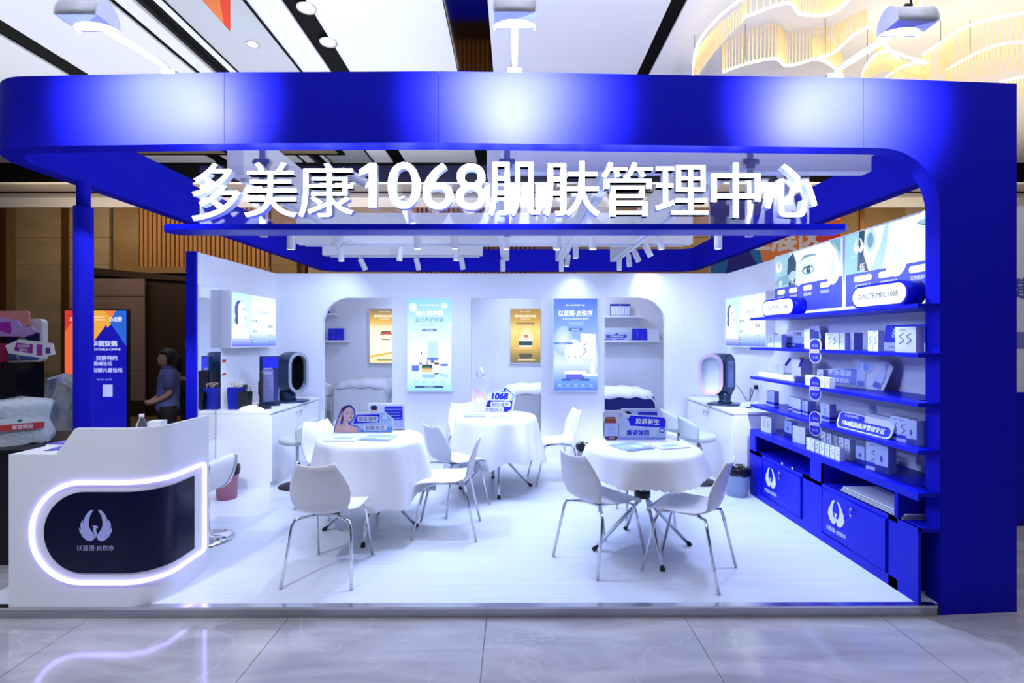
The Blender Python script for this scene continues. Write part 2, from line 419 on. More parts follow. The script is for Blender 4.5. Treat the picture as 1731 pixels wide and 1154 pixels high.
# doorway with an open mauve leaf
d = thing('doorway', None, None); d['kind'] = 'structure'; d.name = 'door_1'
obj('opening', MB().box(wx(152), wx(318), WY-.02, WY+.1, 0, wz(468)), 'darkbrown', d)
obj('door_frame', MB().prism([(wx(150), wz(452)), (wx(320), wz(468)), (wx(320), wz(476)), (wx(166), wz(466)), (wx(166), 0), (wx(150), 0)], WY-.1, WY-.02, 'y'), 'darkbrown', d)
for z0, z1 in ((.35, 1.0), (1.0, 2.6), (2.6, wz(472))):
    obj('panel', MB().prism([(wx(166), z0+.006), (wx(252), z0+.006), (wx(252), z1-.006), (wx(166), z1-.006)], WY-.16, WY-.11, 'y'), 'mauve', d)
obj('kick_plate', MB().box(wx(166), wx(255), WY-.17, WY-.11, 0, .35), 'darkbrown', d)
struct('wall_side', MB().box(13.9, 14, -3, 14, 0, 5.4), 'stone'); 
struct('wall_side', MB().box(-14, -13.9, -3, 14, 0, 5.4), 'stone')

# ================================================================ THE BOOTH SHELL
struct('platform_floor', MB().prism([(-3.33, front_y(-3.33)), (2.56, front_y(2.56)), (3.09, 3.11), (3.09, 8.65), (-3.33, 8.65)], .002, FZ-.004), 'black')
def laminate():
    m = mat('white_laminate', (.75, .79, .85), .3, noise=(.66, .72, .80), nscale=4, stretch=(.3, 9, 1)); return m
M['laminate'] = laminate()
pf = struct('floor_booth', MB().prism([(-3.32, front_y(-3.32)+.015), (2.56, front_y(2.56)+.015), (3.05, 3.12), (3.05, 8.64), (-3.32, 8.64)], FZ-.004, FZ), M['laminate'])
tr = thing('trim_1', None, None); tr['kind'] = 'structure'
def strip(x0, x1, y_, th, z0, z1): return MB().prism([(x0, front_y(x0)+y_), (x1, front_y(x1)+y_), (x1, front_y(x1)+y_+th), (x0, front_y(x0)+y_+th)], z0, z1)
obj('edge_face', strip(-3.36, 2.57, -.012, .012, 0, FZ-.012), 'steel', tr)
obj('edge_lip', strip(-3.36, 2.57, -.016, .045, FZ-.012, FZ+.003), 'alu', tr)

# canopy: front panels with the rounded pillar corner, side and rear fascias
ZT, ZB = 3.266, 2.844; TH = .11
cn = thing('canopy_frame', 'deep blue canopy frame with rounded corners, wide right pillar and thin left pole', 'canopy')
def fpanel(x0, x1, extra=None):
    pts = [(x0+.0015, ZB), (x1-.0015, ZB), (x1-.0015, ZT), (x0+.0015, ZT)] if not extra else extra
    n = len(pts); mb = MB().prism(pts, 0, TH, 'y'); mb.v = [(v[0], v[1]+front_y(v[0]), v[2]) for v in mb.v]
    return obj('front_panel', mb, 'blue', cn)
for a, b in ((-2.95, -1.72), (-1.72, -.45), (-.45, 2.11)): fpanel(a, b)
r = .37; cx, cz = 2.60-r, ZB-r
arc = [(cx+r*math.sin(t), cz+r*math.cos(t)) for t in [PI/2*i/14 for i in range(15)]]
fpanel(0, 0, [(2.1115, ZB)]+arc+[(2.60, 0), (3.105, 0), (3.105, ZT), (2.1115, ZT)])
# left corner + left side + rear + right side
rr = .36; x0 = -3.31; yf = front_y(-2.95)
path = [(-2.95, yf)]+[(x0+rr-rr*math.sin(t), yf+rr-rr*math.cos(t)) for t in [PI/2*i/12 for i in range(1, 13)]]
path += [(x0, 5.0)]; 
obj('corner_panel', MB().wall(path, -TH, ZB, ZT), 'blue', cn)
r2 = .3
path = [(x0, 5.003), (x0, 8.7-r2)]+[(x0+r2-r2*math.cos(t), 8.7-r2+r2*math.sin(t)) for t in [PI/2*i/8 for i in range(1, 9)]]+[(-.2, 8.7)]
obj('side_panel', MB().wall(path, -TH, ZB, ZT-.05), 'blue', cn)
x1 = 3.105
path = [(-.197, 8.7), (x1-r2, 8.7)]+[(x1-r2+r2*math.sin(t), 8.7-r2+r2*math.cos(t)) for t in [PI/2*i/8 for i in range(1, 9)]]+[(x1, front_y(x1)+TH+.002)]
obj('side_panel', MB().wall(path, -TH, ZB, ZT-.05), 'blue', cn)
obj('pole', MB().lathe([(.042, 2.64), (.042, ZB+.01)], 20, (-3.19, 3.72, 0)).lathe([(.060, 0), (.060, 2.66)], 24, (-3.19, 3.72, 0)), 'blue', cn)
# white trusses
tr = thing('truss', 'white box beams of the ceiling grid spanning the booth behind the lit lettering', 'truss', (0, 0, 0))
for b in ((-.1, 2.5, 3.52, 3.62), (-2.7, 2.2, 6.2, 6.32), (-2.7, -.45, 7.05, 7.17)):
    obj('cross_beam', MB().box(*b, 2.86, 3.24), 'lacquer', tr, bevel=.006)
for b in ((-2.06, -1.94, 3.6, 6.2), (-.20, -.08, 3.62, 7.6), (.62, .74, 3.62, 7.65), (1.46, 1.58, 3.62, 7.7)):
    obj('long_beam', MB().box(*b, 2.864, 3.236), 'lacquer', tr, bevel=.006)
for x in (-2.0, -.14, .68, 1.52): obj('track_rail', MB().box(x-.018, x+.018, 3.7, 7.5 if x > -1 else 6.1, 2.84, 2.862), 'plastic', tr)
for y in (6.26, 7.11): obj('track_rail', MB().box(-2.6, 2.1 if y < 7 else -.5, y-.018, y+.018, 2.838, 2.858), 'plastic', tr)

# walls of the booth
WT = 2.574; Y1 = 6.83; Y2 = 8.58
def arch(xl, xr, top, side, rad):
    """opening polygon from floor, rounded on one upper corner"""
    if side == 'l': pts = [(xl+rad-rad*math.cos(t), top-rad+rad*math.sin(t)) for t in [PI/2*i/12 for i in range(13)]]; return [(xl, FZ)]+pts+[(xr, top), (xr, FZ)]
    pts = [(xr-rad+rad*math.sin(t), top-rad+rad*math.cos(t)) for t in [PI/2*i/12 for i in range(13)]]
    return [(xl, FZ), (xl, top)]+pts+[(xr, FZ)]
bx = lambda px: (px-CX)/F*Y1
top = H+(CY-503)/F*Y1
o1 = arch(bx(545), bx(663), top, 'l', .36); o2 = [(bx(796), FZ), (bx(796), top), (bx(915), top), (bx(915), FZ)]; o3 = arch(bx(1022), bx(1125), top, 'r', .36)
outline = [(-3.24, FZ)]+o1+o2+o3+[(2.89, FZ), (2.89, WT), (-3.24, WT)]
wb = struct('wall_back', MB().prism(outline, Y1, Y1+.09, 'y'), 'white')
wL = struct('wall_left', MB().box(-3.33, -3.24, 5.13, Y2, FZ, WT), 'white')
obj('end_cap', MB().box(-3.335, -3.235, 5.10, 5.13, FZ, WT+.002), 'blue', wL)
wR = struct('wall_right', MB().box(2.89, 2.98, 3.24, Y2, FZ, WT), 'white')
wr = struct('wall_rear', MB().box(-3.33, 2.98, Y2, Y2+.09, FZ, WT), 'white')
# thin cover strip joints
obj('joint', MB().box(bx(455)-.002, bx(455)+.002, Y1-.002, Y1, FZ, WT), 'silver', wb)
# mirror on the left wall
t = thing('wall_mirror', 'tall frameless mirror on the left booth wall beside the blue end edge', 'mirror', (-3.239, 5.335, .62), PI/2)
obj('mirror_glass', MB().box(-.195, .195, -.006, 0, 0, 1.62), 'mirror', t)

# ================================================================ THE BIG LIT SIGN
SY = 3.20
sg = thing('lettering_sign', 'large white lit Chinese lettering with 1068 on clear acrylic above a blue bar', 'sign', (0, SY, 2.35))
def sx(px): return (px-CX)/F*SY
def sz(py): return H-(py-CY)/F*SY-2.35
obj('acrylic_panel', MB().box(sx(330), sx(1375), .045, .050, .03, sz(276)), 'acrylic', sg)
# blue bar, left end rounded in plan
xl, xr = sx(265)*.955, sx(1437)*.955
pts = [(xr-.03, -.145), (xr, -.115), (xr, .03), (xl+.1, .03)]+[(xl+.1-.1*math.sin(t), -.0575+.0875*math.cos(t)) for t in [PI*i/10 for i in range(1, 10)]]+[(xl+.1, -.145)]
obj('bar', MB().prism(pts, 0, .037), 'blue_gloss', sg)
M['letter_side'] = mat('letter_side', (.78, .84, .95), .4)
def letter(ch, px0, px1, py0, py1, bold=.009):
    if ch == '1':
        a_, b_, c_, d_ = sx(px0), sx(px1), sz(py1), sz(py0); w1 = (b_-a_)*.44
        pts = [(b_-w1, c_), (b_, c_), (b_, d_), (b_-w1*.9, d_), (a_, d_-.045), (a_, d_-.082), (b_-w1, d_-.058)]
        o = obj('letter', MB().prism(pts, -.0515, -.002, 'y'), 'letter_side', sg); g_ = obj('lit_face', MB().prism(pts, -.0525, -.0515, 'y'), 'led_white', o); return
    if ch.isdigit(): bold = .003
    vs, fs, x0, x1, y0, y1 = text_geo(ch, bold, 0, .5)
    X0, X1, Z0, Z1 = sx(px0), sx(px1), sz(py1), sz(py0)
    V = [(X0+(x-x0)/(x1-x0)*(X1-X0), (0 if z > 0 else .05)-.052, Z0+(y-y0)/(y1-y0)*(Z1-Z0)) for x, y, z in vs]
    me = bpy.data.meshes.new('letter'); me.from_pydata(V, [], fs)
    me.materials.append(M['letter_side']); me.materials.append(M['led_white'])
    for p in me.polygons:
        if all(V[i][1] < -.051 for i in p.vertices): p.material_index = 1
    o = bpy.data.objects.new('letter', me); C.objects.link(o); o.parent = sg
for ch, a, b, c, d_ in (('多', 333, 413, 281, 376), ('美', 420, 508, 279, 370), ('康', 510, 602, 280, 370), ('1', 611, 640, 280, 354), ('0', 659, 712, 279, 356), ('6', 717, 768, 280, 357), ('8', 772, 822, 281, 358),
                   ('肌', 826, 915, 279, 368), ('肤', 918, 1012, 277, 368), ('管', 1014, 1100, 279, 369), ('理', 1104, 1192, 284, 366), ('中', 1197, 1279, 280, 371), ('心', 1286, 1373, 282, 370)):
    letter(ch, a, b, c, d_)
for px in (436, 857, 1275):
    x = sx(px); obj('post', MB().box(x-.02, x+.02, .055, .085, .0, sz(243)), 'lacquer', sg)
    mb = MB().box(x-.05, x+.05, .045, .095, .487, .5).box(x-.03, x+.03, .05, .09, .44, .487)
    for sgn in (-1, 1): mb.tube([(x+sgn*.042, .035, .475), (x+sgn*.042, .075, .475)], .014, 10)
    obj('clamp', mb, 'clamp', sg)
# ================================================================ TRACK SPOTLIGHTS
def spot_proto(first=[]):
    t = thing('track_spotlight', 'white cylinder track spotlight', 'spotlight')
    b = obj('lamp_body', MB().lathe([(.012, 0), (.035, 0), (.037, -.005), (.037, -.165), (.033, -.17), (.030, -.16)], 20), 'lacquer', t)
    obj('lens', MB().lathe([(.001, -.162), (.031, -.162)], 16), 'lens', t)
    obj('bracket', MB().box(-.012, .012, -.006, .006, 0, .05).box(-.022, .022, -.018, .018, .045, .06), 'plastic', t)
    return t
proto = spot_proto()
spots = [  # px, py of the lower end, Y, tilt x (deg), tilt y (deg), label detail
 (492, 421, 4.6, 4, 3, 'leftmost, by the blue left fascia'), (566, 415, 4.9, 0, 35, 'tilted hard to the left, under the blue bar'),
 (577, 441, 6.26, 0, -5, 'hanging upright on the second beam, near its left end'), (618, 456, 7.11, 10, -24, 'tilted right, lowest one on the left'),
 (675, 440, 6.26, 0, 6, 'leaning left, midway along the second beam'), (706, 420, 4.9, 0, 0, 'upright, just under the blue bar above the left poster'),
 (708, 456, 7.11, 8, -12, 'low, above the left poster'), (769, 420, 4.9, 0, 0, 'upright, under the figure 8 of the sign'),
 (771, 440, 6.26, 0, 2, 'on the second beam, above the middle opening edge'), (783, 455, 7.11, 8, -10, 'low, above the left edge of the middle opening'),
 (855, 421, 4.9, 0, 0, 'upright in the middle, under the blue bar'), (850, 458, 7.4, 0, 0, 'lowest in the middle, above the central opening'),
 (941, 421, 4.9, 0, 3, 'upright, under the bar right of centre'), (1002, 421, 4.9, 0, -2, 'upright, above the right poster'),
 (949, 458, 7.5, 0, 0, 'at the far end of the first right-hand rail'), (958, 450, 7.2, 0, 8, 'second from the far end of the first right-hand rail'),
 (973, 436, 6.6, 0, 0, 'third from the far end of the first right-hand rail'), (1047, 456, 7.4, 0, 0, 'at the far end of the second right-hand rail'),
 (1064, 450, 7.1, 0, -6, 'second from the far end of the second right-hand rail'), (1080, 442, 6.7, 0, -24, 'third from the far end of the second rail, tilted right'),
 (1100, 433, 6.2, 0, -26, 'fourth on the second rail, tilted right'), (1118, 421, 5.6, 0, -8, 'nearest on the second rail, under the blue bar'),
 (1214, 420, 4.9, 0, 0, 'upright on its own right of the rails'), (1336, 343, 3.75, 12, -25, 'seen through the acrylic beside the last character'),
 (696, 378, 4.0, 0, -20, 'seen through the acrylic behind the first figures'), (621, 312, 3.9, 0, -60, 'seen through the acrylic beside the third character')]
for i, (px, py, Y, tx, ty, lab) in enumerate(spots):
    x, y, z = W(px, py, Y)
    d_ = Matrix.Rotation(math.radians(tx), 3, 'X') @ Matrix.Rotation(math.radians(ty), 3, 'Y')
    off = d_ @ Vector((0, 0, -.165)); loc = Vector((x, y, z))-off
    lb = 'white cylinder spotlight '+lab
    if i == 0: t = proto; t['label'] = lb; t.location = loc; t['group'] = 'track spotlights under the booth truss'
    else: t = dup(proto, loc, 0, lb, 'track spotlights under the booth truss')
    t.rotation_euler = (math.radians(tx), math.radians(ty), 0)
    l = bpy.data.lights.new('spot', 'SPOT'); l.energy = SPOT_W*(.35 if Y > 5.5 else 1); l.color = COOL; l.spot_size = math.radians(105); l.spot_blend = 1; l.shadow_soft_size = .03
    o = bpy.data.objects.new('spot', l); C.objects.link(o); o.parent = t; o.location = (0, 0, -.175)
# extra spots added by the track fixtures, brightening walls, shelves, floor, rear room
for px, py, Y, tgt, e, *cone in (
        (706, 424, 4.9, (-1.9, 6.83, 1.5), 68), (941, 424, 4.9, (.3, 6.83, 1.5), 62), (1118, 424, 5.6, (2.2, 6.83, 1.6), 52), (577, 445, 6.2, (-2.6, 6.83, 1.9), 22),
        (492, 425, 4.6, (-3.2, 5.9, 1.5), 34), (1214, 424, 4.9, (2.8, 4.5, 1.2), 95), (1336, 350, 3.75, (2.75, 3.6, 1.2), 80), (1002, 424, 4.9, (2.8, 5.3, 1.4), 55),
        (696, 382, 4.0, (-1.2, 3.4, 0), 44), (855, 424, 4.6, (.1, 3.3, 0), 42), (1330, 350, 3.75, (1.7, 3.2, 0), 40),
        (492, 425, 4.6, (2.7, 4.3, 1.25), 170, 48), (706, 424, 4.9, (2.7, 3.9, 1.0), 130, 48),
        (700, 458, 7.6, (-1.8, 8.5, 1.4), 48), (860, 460, 7.6, (0, 8.5, 1.4), 48), (1000, 460, 7.6, (1.5, 8.5, 1.4), 48)):
    l = bpy.data.lights.new('extra_spot', 'SPOT'); l.energy = e; l.color = COOL; l.spot_size = math.radians(cone[0] if cone else 110); l.spot_blend = 1; l.shadow_soft_size = .03
    o = bpy.data.objects.new('extra_spot', l); C.objects.link(o); p = Vector(W(px, py, Y)); o.location = p
    o.rotation_euler = (Vector(tgt)-p).to_track_quat('-Z', 'Y').to_euler()
# ================================================================ ARM FLOODLIGHTS
for x, lab in ((-2.06, 'left of the three arm floodlights over the blue fascia, beside the black ceiling slot'), (0, 'middle of the three arm floodlights over the blue fascia'), (1.93, 'right arm floodlight over the fascia, in front of the amber chandelier')):
    t = thing('arm_floodlight', lab, 'floodlight', (x, front_y(x), ZT+.002), 0, 'arm floodlights on the fascia')
    obj('arm', MB().tube([(0, .06, .012), (0, -.03, .03), (0, -.52, -.03)], .016, 10).box(-.04, .04, .0, .12, 0, .02), 'lacquer', t)
    prof = [(-.06, -.055)]+[(-.0+.07*math.cos(a)-.0, -.055+.10*math.sin(a)) for a in [PI-PI*i/12 for i in range(13)]]+[(.055, -.055)]
    mb = MB().prism([(p[0]-.56, p[1]-.0) for p in prof], -.095, .095, 'x', True)
    obj('housing', mb, 'lacquer', t)
    for s_ in (-1, 1): obj('end_plate', MB().prism([(p[0]*1.06-.56, p[1]*1.04) for p in prof], s_*.095, s_*.101, 'x'), 'plastic', t)
    obj('lens', MB().box(-.085, .085, -.506, -.500, -.050, -.006), 'warm_lens', t)
    mb = MB().tube([(-.02, -.56, .045), (.0, -.55, .07), (.03, -.55, .055), (.01, -.57, .08)], .006, 6).box(-.012, .02, -.57, -.545, .045, .062)
    obj('wiring', mb, 'cable', t)
    l = bpy.data.lights.new('flood', 'SPOT'); l.energy = FLOOD_W*10; l.color = (.84, .88, 1); l.spot_size = math.radians(110); l.spot_blend = 1; l.shadow_soft_size = .05
    o = bpy.data.objects.new('flood', l); C.objects.link(o); o.parent = t; o.location = (0, -.56, -.07); p = Vector((0, -.56, -.07))
    o.rotation_euler = (Vector((0, 0, -.10))-p).to_track_quat('-Z', 'Y').to_euler()

l = bpy.data.lights.new('counter_fill_spot', 'SPOT'); l.energy = 420; l.color = (.82, .88, 1); l.spot_size = math.radians(48); l.spot_blend = 1; l.shadow_soft_size = .15  # unseen spot added to brighten the reception counter front
o = bpy.data.objects.new('counter_fill_spot', l); C.objects.link(o); o.location = (-3.0, .6, 4.9); o.rotation_euler = (Vector((-2.6, 3.1, .5))-o.location).to_track_quat('-Z', 'Y').to_euler()
# ================================================================ CHAIRS
def superw(z): return z
def chair_proto():
    t = thing('side_chair', '', 'chair')
    # side profile of the moulded shell: (y, z, half width, edge lift)
    prof = [(.235, .415, .175, 0), (.225, .438, .19, .0), (.18, .452, .205, .004), (.10, .452, .215, .012), (0, .445, .218, .018), (-.10, .445, .205, .022),
            (-.165, .456, .180, .028), (-.205, .485, .178, .034), (-.225, .53, .197, .04), (-.238, .60, .205, .042), (-.252, .66, .193, .036), (-.268, .72, .170, .028), (-.283, .77, .148, .02), (-.295, .815, .130, .012)]
    g = []; m = 14
    for i, (y, z, hw, lift) in enumerate(prof):
        row = []
        a = prof[max(i-1, 0)]; b = prof[min(i+1, len(prof)-1)]; ty, tz = b[0]-a[0], b[1]-a[1]; L = math.hypot(ty, tz); ny, nz = tz/L, -ty/L
        if i == 0: ny, nz = 0, 1
        for k in range(m+1):
            u = k/m*2-1; e = lift*u*u*1.0
            top = (-.018*(1-u*u) if i == len(prof)-1 else 0)
            row.append((hw*u, y+abs(ny)*e*(1 if i > 6 else .2), z+(nz if nz > 0 else 0)*e+top))
        g.append(row)
    mb = MB().grid(g); obj('shell', mb, 'plastic', t, solid=.009)
    lb = MB().box(-.09, .09, -.10, .09, .418, .432); obj('mount_plate', lb, 'chrome', t)
    for sx_ in (-1, 1):
        for (fx, fy, tx, ty_) in ((.232, -.262, .17, -.17), (.205, .262, .155, .16)):
            pts = [(sx_*.05, ty_*.35, .420), (sx_*tx*.86, ty_*.92, .422), (sx_*(tx+.012), ty_*1.0+.0, .412), (sx_*(tx+.028), ty_*1.06, .375), (sx_*fx, fy, .004)]
            obj('leg', MB().tube(pts, .0105, 10), 'chrome', t)
    return t
CP = chair_proto()
def head(dx, dy): return math.atan2(-dx, dy)
chairs = [ # x, y, heading, label
 (-1.28, 3.52, (.03, 1), 'white shell chair seen from behind, in front of the woman-sign table'),
 (-.57, 4.25, (-1, 0), 'white shell chair in side view right of the woman-sign table'),
 (-1.74, 4.80, (.80, -.6), 'white shell chair behind the woman-sign table, half hidden by its cloth'),
 (-.58, 4.89, (.74, .67), 'white shell chair seen from behind at the front left of the 1068-sign table'),
 (-.56, 6.12, (.4, -.9), 'white shell chair mostly hidden behind the 1068-sign table on its left'),
 (.45, 5.77, (-1, -.22), 'white shell chair facing left at the right of the 1068-sign table'),
 (.635, 3.72, (.81, .58), 'white shell chair seen from behind at the left of the bottle-sign table'),
 (1.22, 3.53, (-.81, .59), 'white shell chair nearest on the right, at the bottle-sign table'),
 (1.18, 4.52, (-.1, -1), 'white shell chair hidden behind the bottle-sign table, only its seat and legs showing')]
for i, (x, y, h, lab) in enumerate(chairs):
    if i == 0: c = CP; c.location = (x, y, FZ); c.rotation_euler = (0, 0, head(*h)); tag(c, lab, 'chair', 'white shell chairs around the tables')
    else: dup(CP, (x, y, FZ), head(*h), lab, 'white shell chairs around the tables')

# ================================================================ ROUND TABLES
TZ = .785
def table(x, y, drop, seed, lab, clab, a0=0):
    t = thing('round_table', lab, 'table', (x, y, FZ), a0, 'round meeting tables')
    obj('tabletop', MB().lathe([(.001, TZ-.03), (.41, TZ-.03), (.42, TZ-.02), (.42, TZ-.008), (.41, TZ-.004), (.001, TZ-.004)], 40), 'lacquer', t)
    zc = .42
    for k in range(4):
        a = k*PI/2+.12; b = a+PI+.5; e = Vector((math.cos(a), math.sin(a), 0)); f = Vector((math.cos(b), math.sin(b), 0)); q = Vector((-math.sin(a), math.cos(a), 0))
        g = obj('leg', MB().tube([e*.375+Vector((0, 0, .018)), q*.028+Vector((0, 0, zc)), f*.24+Vector((0, 0, TZ-.04))], .0155, 12), 'chrome', t)
        obj('foot_cap', MB().tube([e*.392+Vector((0, 0, .003)), e*.372+Vector((0, 0, .024))], .0175, 12), 'black', g)
    obj('hub', MB().lathe([(.050, zc-.022), (.062, zc-.02), (.062, zc+.03), (.050, zc+.033)], 20), 'black', t)
    # cloth
    rd = random.Random(seed); n = 180
    ph = [rd.uniform(0, 6.28) for _ in range(5)]
    def fold(a): return .5*math.sin(7*a+ph[0])+.32*math.sin(11*a+ph[1])+.22*math.sin(4*a+ph[2])+.15*math.sin(17*a+ph[3])
    rows = []
    for j, rr_ in enumerate((.0, .2, .35, .41, .428)):
        rows.append([(rr_*math.cos(2*PI*k/n), rr_*math.sin(2*PI*k/n), TZ+.002-(.003 if rr_ > .42 else 0)) for k in range(n)])
    J = 16
    for j in range(1, J+1):
        s = j/J; row = []
        for k in range(n):
            a = 2*PI*k/n; dr = drop*(1+.13*math.sin(2*a+ph[4])+.05*fold(a)); hem = .012*abs(math.sin(a*30)) if j == J else 0
            fl = .435+.07*s*min(1, drop/.3)+fold(a)*.062*s**.8*(min(1, drop/.35)); fl += .008*(1-math.exp(-s*8))
            row.append((fl*math.cos(a), fl*math.sin(a), TZ-.004-(dr+hem)*s))
        rows.append(row)
    c = obj('tablecloth', MB().grid(rows, closed_u=True), 'cloth')
    c.location = (x, y, FZ); tag(c, clab, 'tablecloth', 'white round tablecloths')
    return t
table(-1.228, 4.30, .425, 3, 'round table on crossed chrome tubes under the woman-sign, at left', 'long white cloth with scalloped hem under the sign of the woman')
table(-.206, 5.48, .46, 8, 'round table furthest back, under the 1068 sign', 'long white cloth on the rear middle table under the 1068 sign')
table(.99, 3.90, .175, 5, 'round table with crossed chrome tubes in view, under the bottle sign', 'short white cloth on the right table under the bottle sign')
TT = FZ+TZ+.003

# table top signs
def cut(name, lab, cat, x, y, z, rz, outline, art, th=.006, m='paper', grp=None, prop=True, lean=0):
    t = thing(name, lab, cat, (x, y, z), rz, grp, rot=(lean, 0, rz) if lean else None)
    obj('board', MB().prism(outline, 0, th, 'y'), m, t)
    if prop: obj('prop', MB().prism([(.0, 0), (.07, 0), (.0, .12)], -.003+outline[0][0]*0, .003, 'x') if False else MB().add([(-.004, th, 0), (.004, th, 0), (.004, th+.06, 0), (-.004, th+.06, 0), (-.004, th, .1), (.004, th, .1)], [(0, 1, 2, 3), (0, 4, 5, 1), (2, 5, 4, 3), (0, 3, 4), (1, 5, 2)]), m, t)
    art.build('print', t, off=.0004); return t
# bottle sign: px 1023-1128 x 697-742 -> .51 x .22
def rr_pts(x0, x1, y0, y1, r, n=5):
    pts = []
    for cx, cy, a in ((x1-r, y1-r, 0), (x0+r, y1-r, PI/2), (x0+r, y0+r, PI), (x1-r, y0+r, 1.5*PI)):
        for i in range(n+1): q = a+PI/2*i/n; pts.append((cx+r*math.cos(q), cy+r*math.sin(q)))
    return pts
w_, h_ = .52, .235
a = Art(); k = .52/108  # 1px
def Q(x, y): return ((x-865)/1731*w_*1.29, (738-y)/1731*w_*1.29)
a.poly([Q(500, 300), Q(700, 230), Q(1490, 270), Q(1490, 720), Q(480, 735)], (205, 222, 250))
a.grad(Q(500, 0)[0], Q(1480, 0)[0], Q(0, 730)[1], Q(0, 640)[1], [(0, (90, 120, 235)), (1, (205, 222, 250))])
a.poly([Q(735, 220), Q(1425, 262), Q(1492, 320), Q(1480, 478), Q(735, 436), Q(705, 320), Q(660, 285), Q(715, 285)], (0, 0, 225))
a.text('胶原新生', *Q(1105, 348), .048, (250, 252, 255), .205, .02, rot=-.05)
a.text('重返弹润', *Q(900, 583), .046, (20, 30, 200), .2, .025)
for (x, y, r_) in ((540, 215, .018), (595, 420, .009), (490, 360, .006), (1350, 640, .015), (1440, 655, .012)): a.ell(*Q(x, y), r_, r_, (190, 210, 250)); a.ell(*Q(x, y), r_*.6, r_*.6, (120, 160, 235), glow=(215, 230, 255))
a.ell(*Q(1408, 530), .022, .022, (40, 70, 200)); a.ell(*Q(1408, 530), .014, .014, (190, 215, 250))
a.poly([Q(155, 150), Q(220, 120), Q(430, 120), Q(450, 150), Q(430, 245), Q(440, 290), Q(485, 350), Q(500, 700), Q(440, 740), Q(230, 740), Q(185, 690), Q(170, 350), Q(215, 290), Q(215, 250), Q(170, 220)], (225, 232, 250))
a.poly([Q(218, 250), Q(410, 250), Q(445, 350), Q(445, 378), Q(190, 378), Q(190, 340)], (150, 66, 30)); a.poly([Q(235, 262), Q(400, 262), Q(405, 290), Q(245, 290)], (205, 120, 60)); a.rect(Q(220, 0)[0], Q(412, 0)[0], Q(0, 270)[1], Q(0, 250)[1], (70, 25, 20))
a.poly([Q(195, 655), Q(480, 655), Q(465, 715), Q(430, 732), Q(240, 732), Q(210, 705)], (25, 10, 120)); a.rect(Q(290, 0)[0], Q(390, 0)[0], Q(0, 715)[1], Q(0, 680)[1], (215, 160, 70))
a.rect(Q(190, 0)[0], Q(462, 0)[0], Q(0, 655)[1], Q(0, 378)[1], (196, 208, 246)); a.rect(Q(165, 0)[0], Q(178, 0)[0], Q(0, 650)[1], Q(0, 360)[1], (30, 40, 130)); a.rect(Q(482, 0)[0], Q(492, 0)[0], Q(0, 660)[1], Q(0, 400)[1], (30, 40, 130))
a.text('COLLAGEN', *Q(330, 462), .008, (110, 125, 190), .06); a.text('胶原新生', *Q(320, 502), .012, (70, 90, 180), .055); a.lines(Q(240, 0)[0], Q(410, 0)[0], [Q(0, 570)[1], Q(0, 600)[1], Q(0, 635)[1]], .002, (150, 165, 225))
out = [Q(480, 742), Q(230, 748), Q(175, 700), Q(150, 150), Q(220, 108), Q(440, 112), Q(540, 95), Q(650, 170), Q(720, 200), Q(1430, 240), Q(1510, 300), Q(1510, 700), Q(1480, 742)]
cut('counter_sign', 'cutout sign with a brown glass bottle and blue lettering on the right table', 'sign', 1.0, 4.14, TT+.003, 0, out, a, grp='shaped signs on the tables')
# woman sign
def Q(x, y): return ((x-800)/1667*w_*1.27, (772-y)/1667*w_*1.27)
a = Art()
a.poly([Q(630, 360), Q(1250, 320), Q(1440, 480), Q(1440, 740), Q(1400, 768), Q(700, 768), Q(560, 600)], (196, 222, 250))
a.poly([Q(1180, 350), Q(1260, 330), Q(1430, 500), Q(1250, 540), Q(1170, 480)], (170, 208, 240)); a.ell(*Q(1270, 430), .02, .02, (225, 240, 250)); a.poly([Q(720, 700), Q(1430, 640), Q(1440, 740), Q(1400, 766), Q(720, 766)], (110, 165, 245))
a.poly([Q(640, 385), Q(1155, 365), Q(1150, 540), Q(560, 575)], (0, 0, 225))
a.rrect(*sorted((Q(655, 0)[0], Q(1125, 0)[0])), Q(0, 530)[1], Q(0, 405)[1], .015, (240, 244, 255)); a.rrect(Q(790, 0)[0], Q(1320, 0)[0], Q(0, 735)[1], Q(0, 605)[1], .02, (240, 244, 255))
a.text('胶生灌养', *Q(890, 468), .038, (60, 60, 150), .17, .008); a.text('妆靓自己', *Q(1050, 670), .040, (50, 60, 150), .185, .008)
# woman
a.poly([Q(120, 768), Q(180, 560), Q(260, 330), Q(330, 210), Q(430, 160), Q(530, 170), Q(600, 260), Q(612, 400), Q(570, 500), Q(520, 540), Q(520, 610), Q(690, 640), Q(700, 768)], (60, 80, 235))
a.poly([Q(135, 768), Q(200, 620), Q(330, 580), Q(480, 600), Q(540, 625), Q(670, 660), Q(680, 768)], (236, 190, 184))
a.poly([Q(300, 230), Q(380, 180), Q(490, 175), Q(560, 220), Q(470, 230), Q(390, 300), Q(350, 420), Q(320, 560), Q(285, 520), Q(285, 340)], (60, 38, 60))
a.ell(*Q(460, 370), .048, .066, (244, 208, 205), rot=-.15); a.poly([Q(340, 480), Q(470, 500), Q(440, 640), Q(330, 620)], (225, 170, 165))
a.poly([Q(345, 300), Q(320, 290), Q(230, 480), Q(150, 720), Q(230, 700), Q(300, 470)], (240, 196, 190)); a.poly([Q(340, 500), Q(380, 500), Q(470, 580), Q(470, 740), Q(400, 740), Q(395, 600)], (244, 205, 200))
a.ell(*Q(430, 335), .011, .003, (110, 80, 90)); a.ell(*Q(545, 340), .009, .003, (110, 80, 90)); a.poly([Q(505, 350), Q(530, 375), Q(500, 380)], (205, 150, 150)); a.ell(*Q(515, 430), .012, .005, (200, 90, 110))
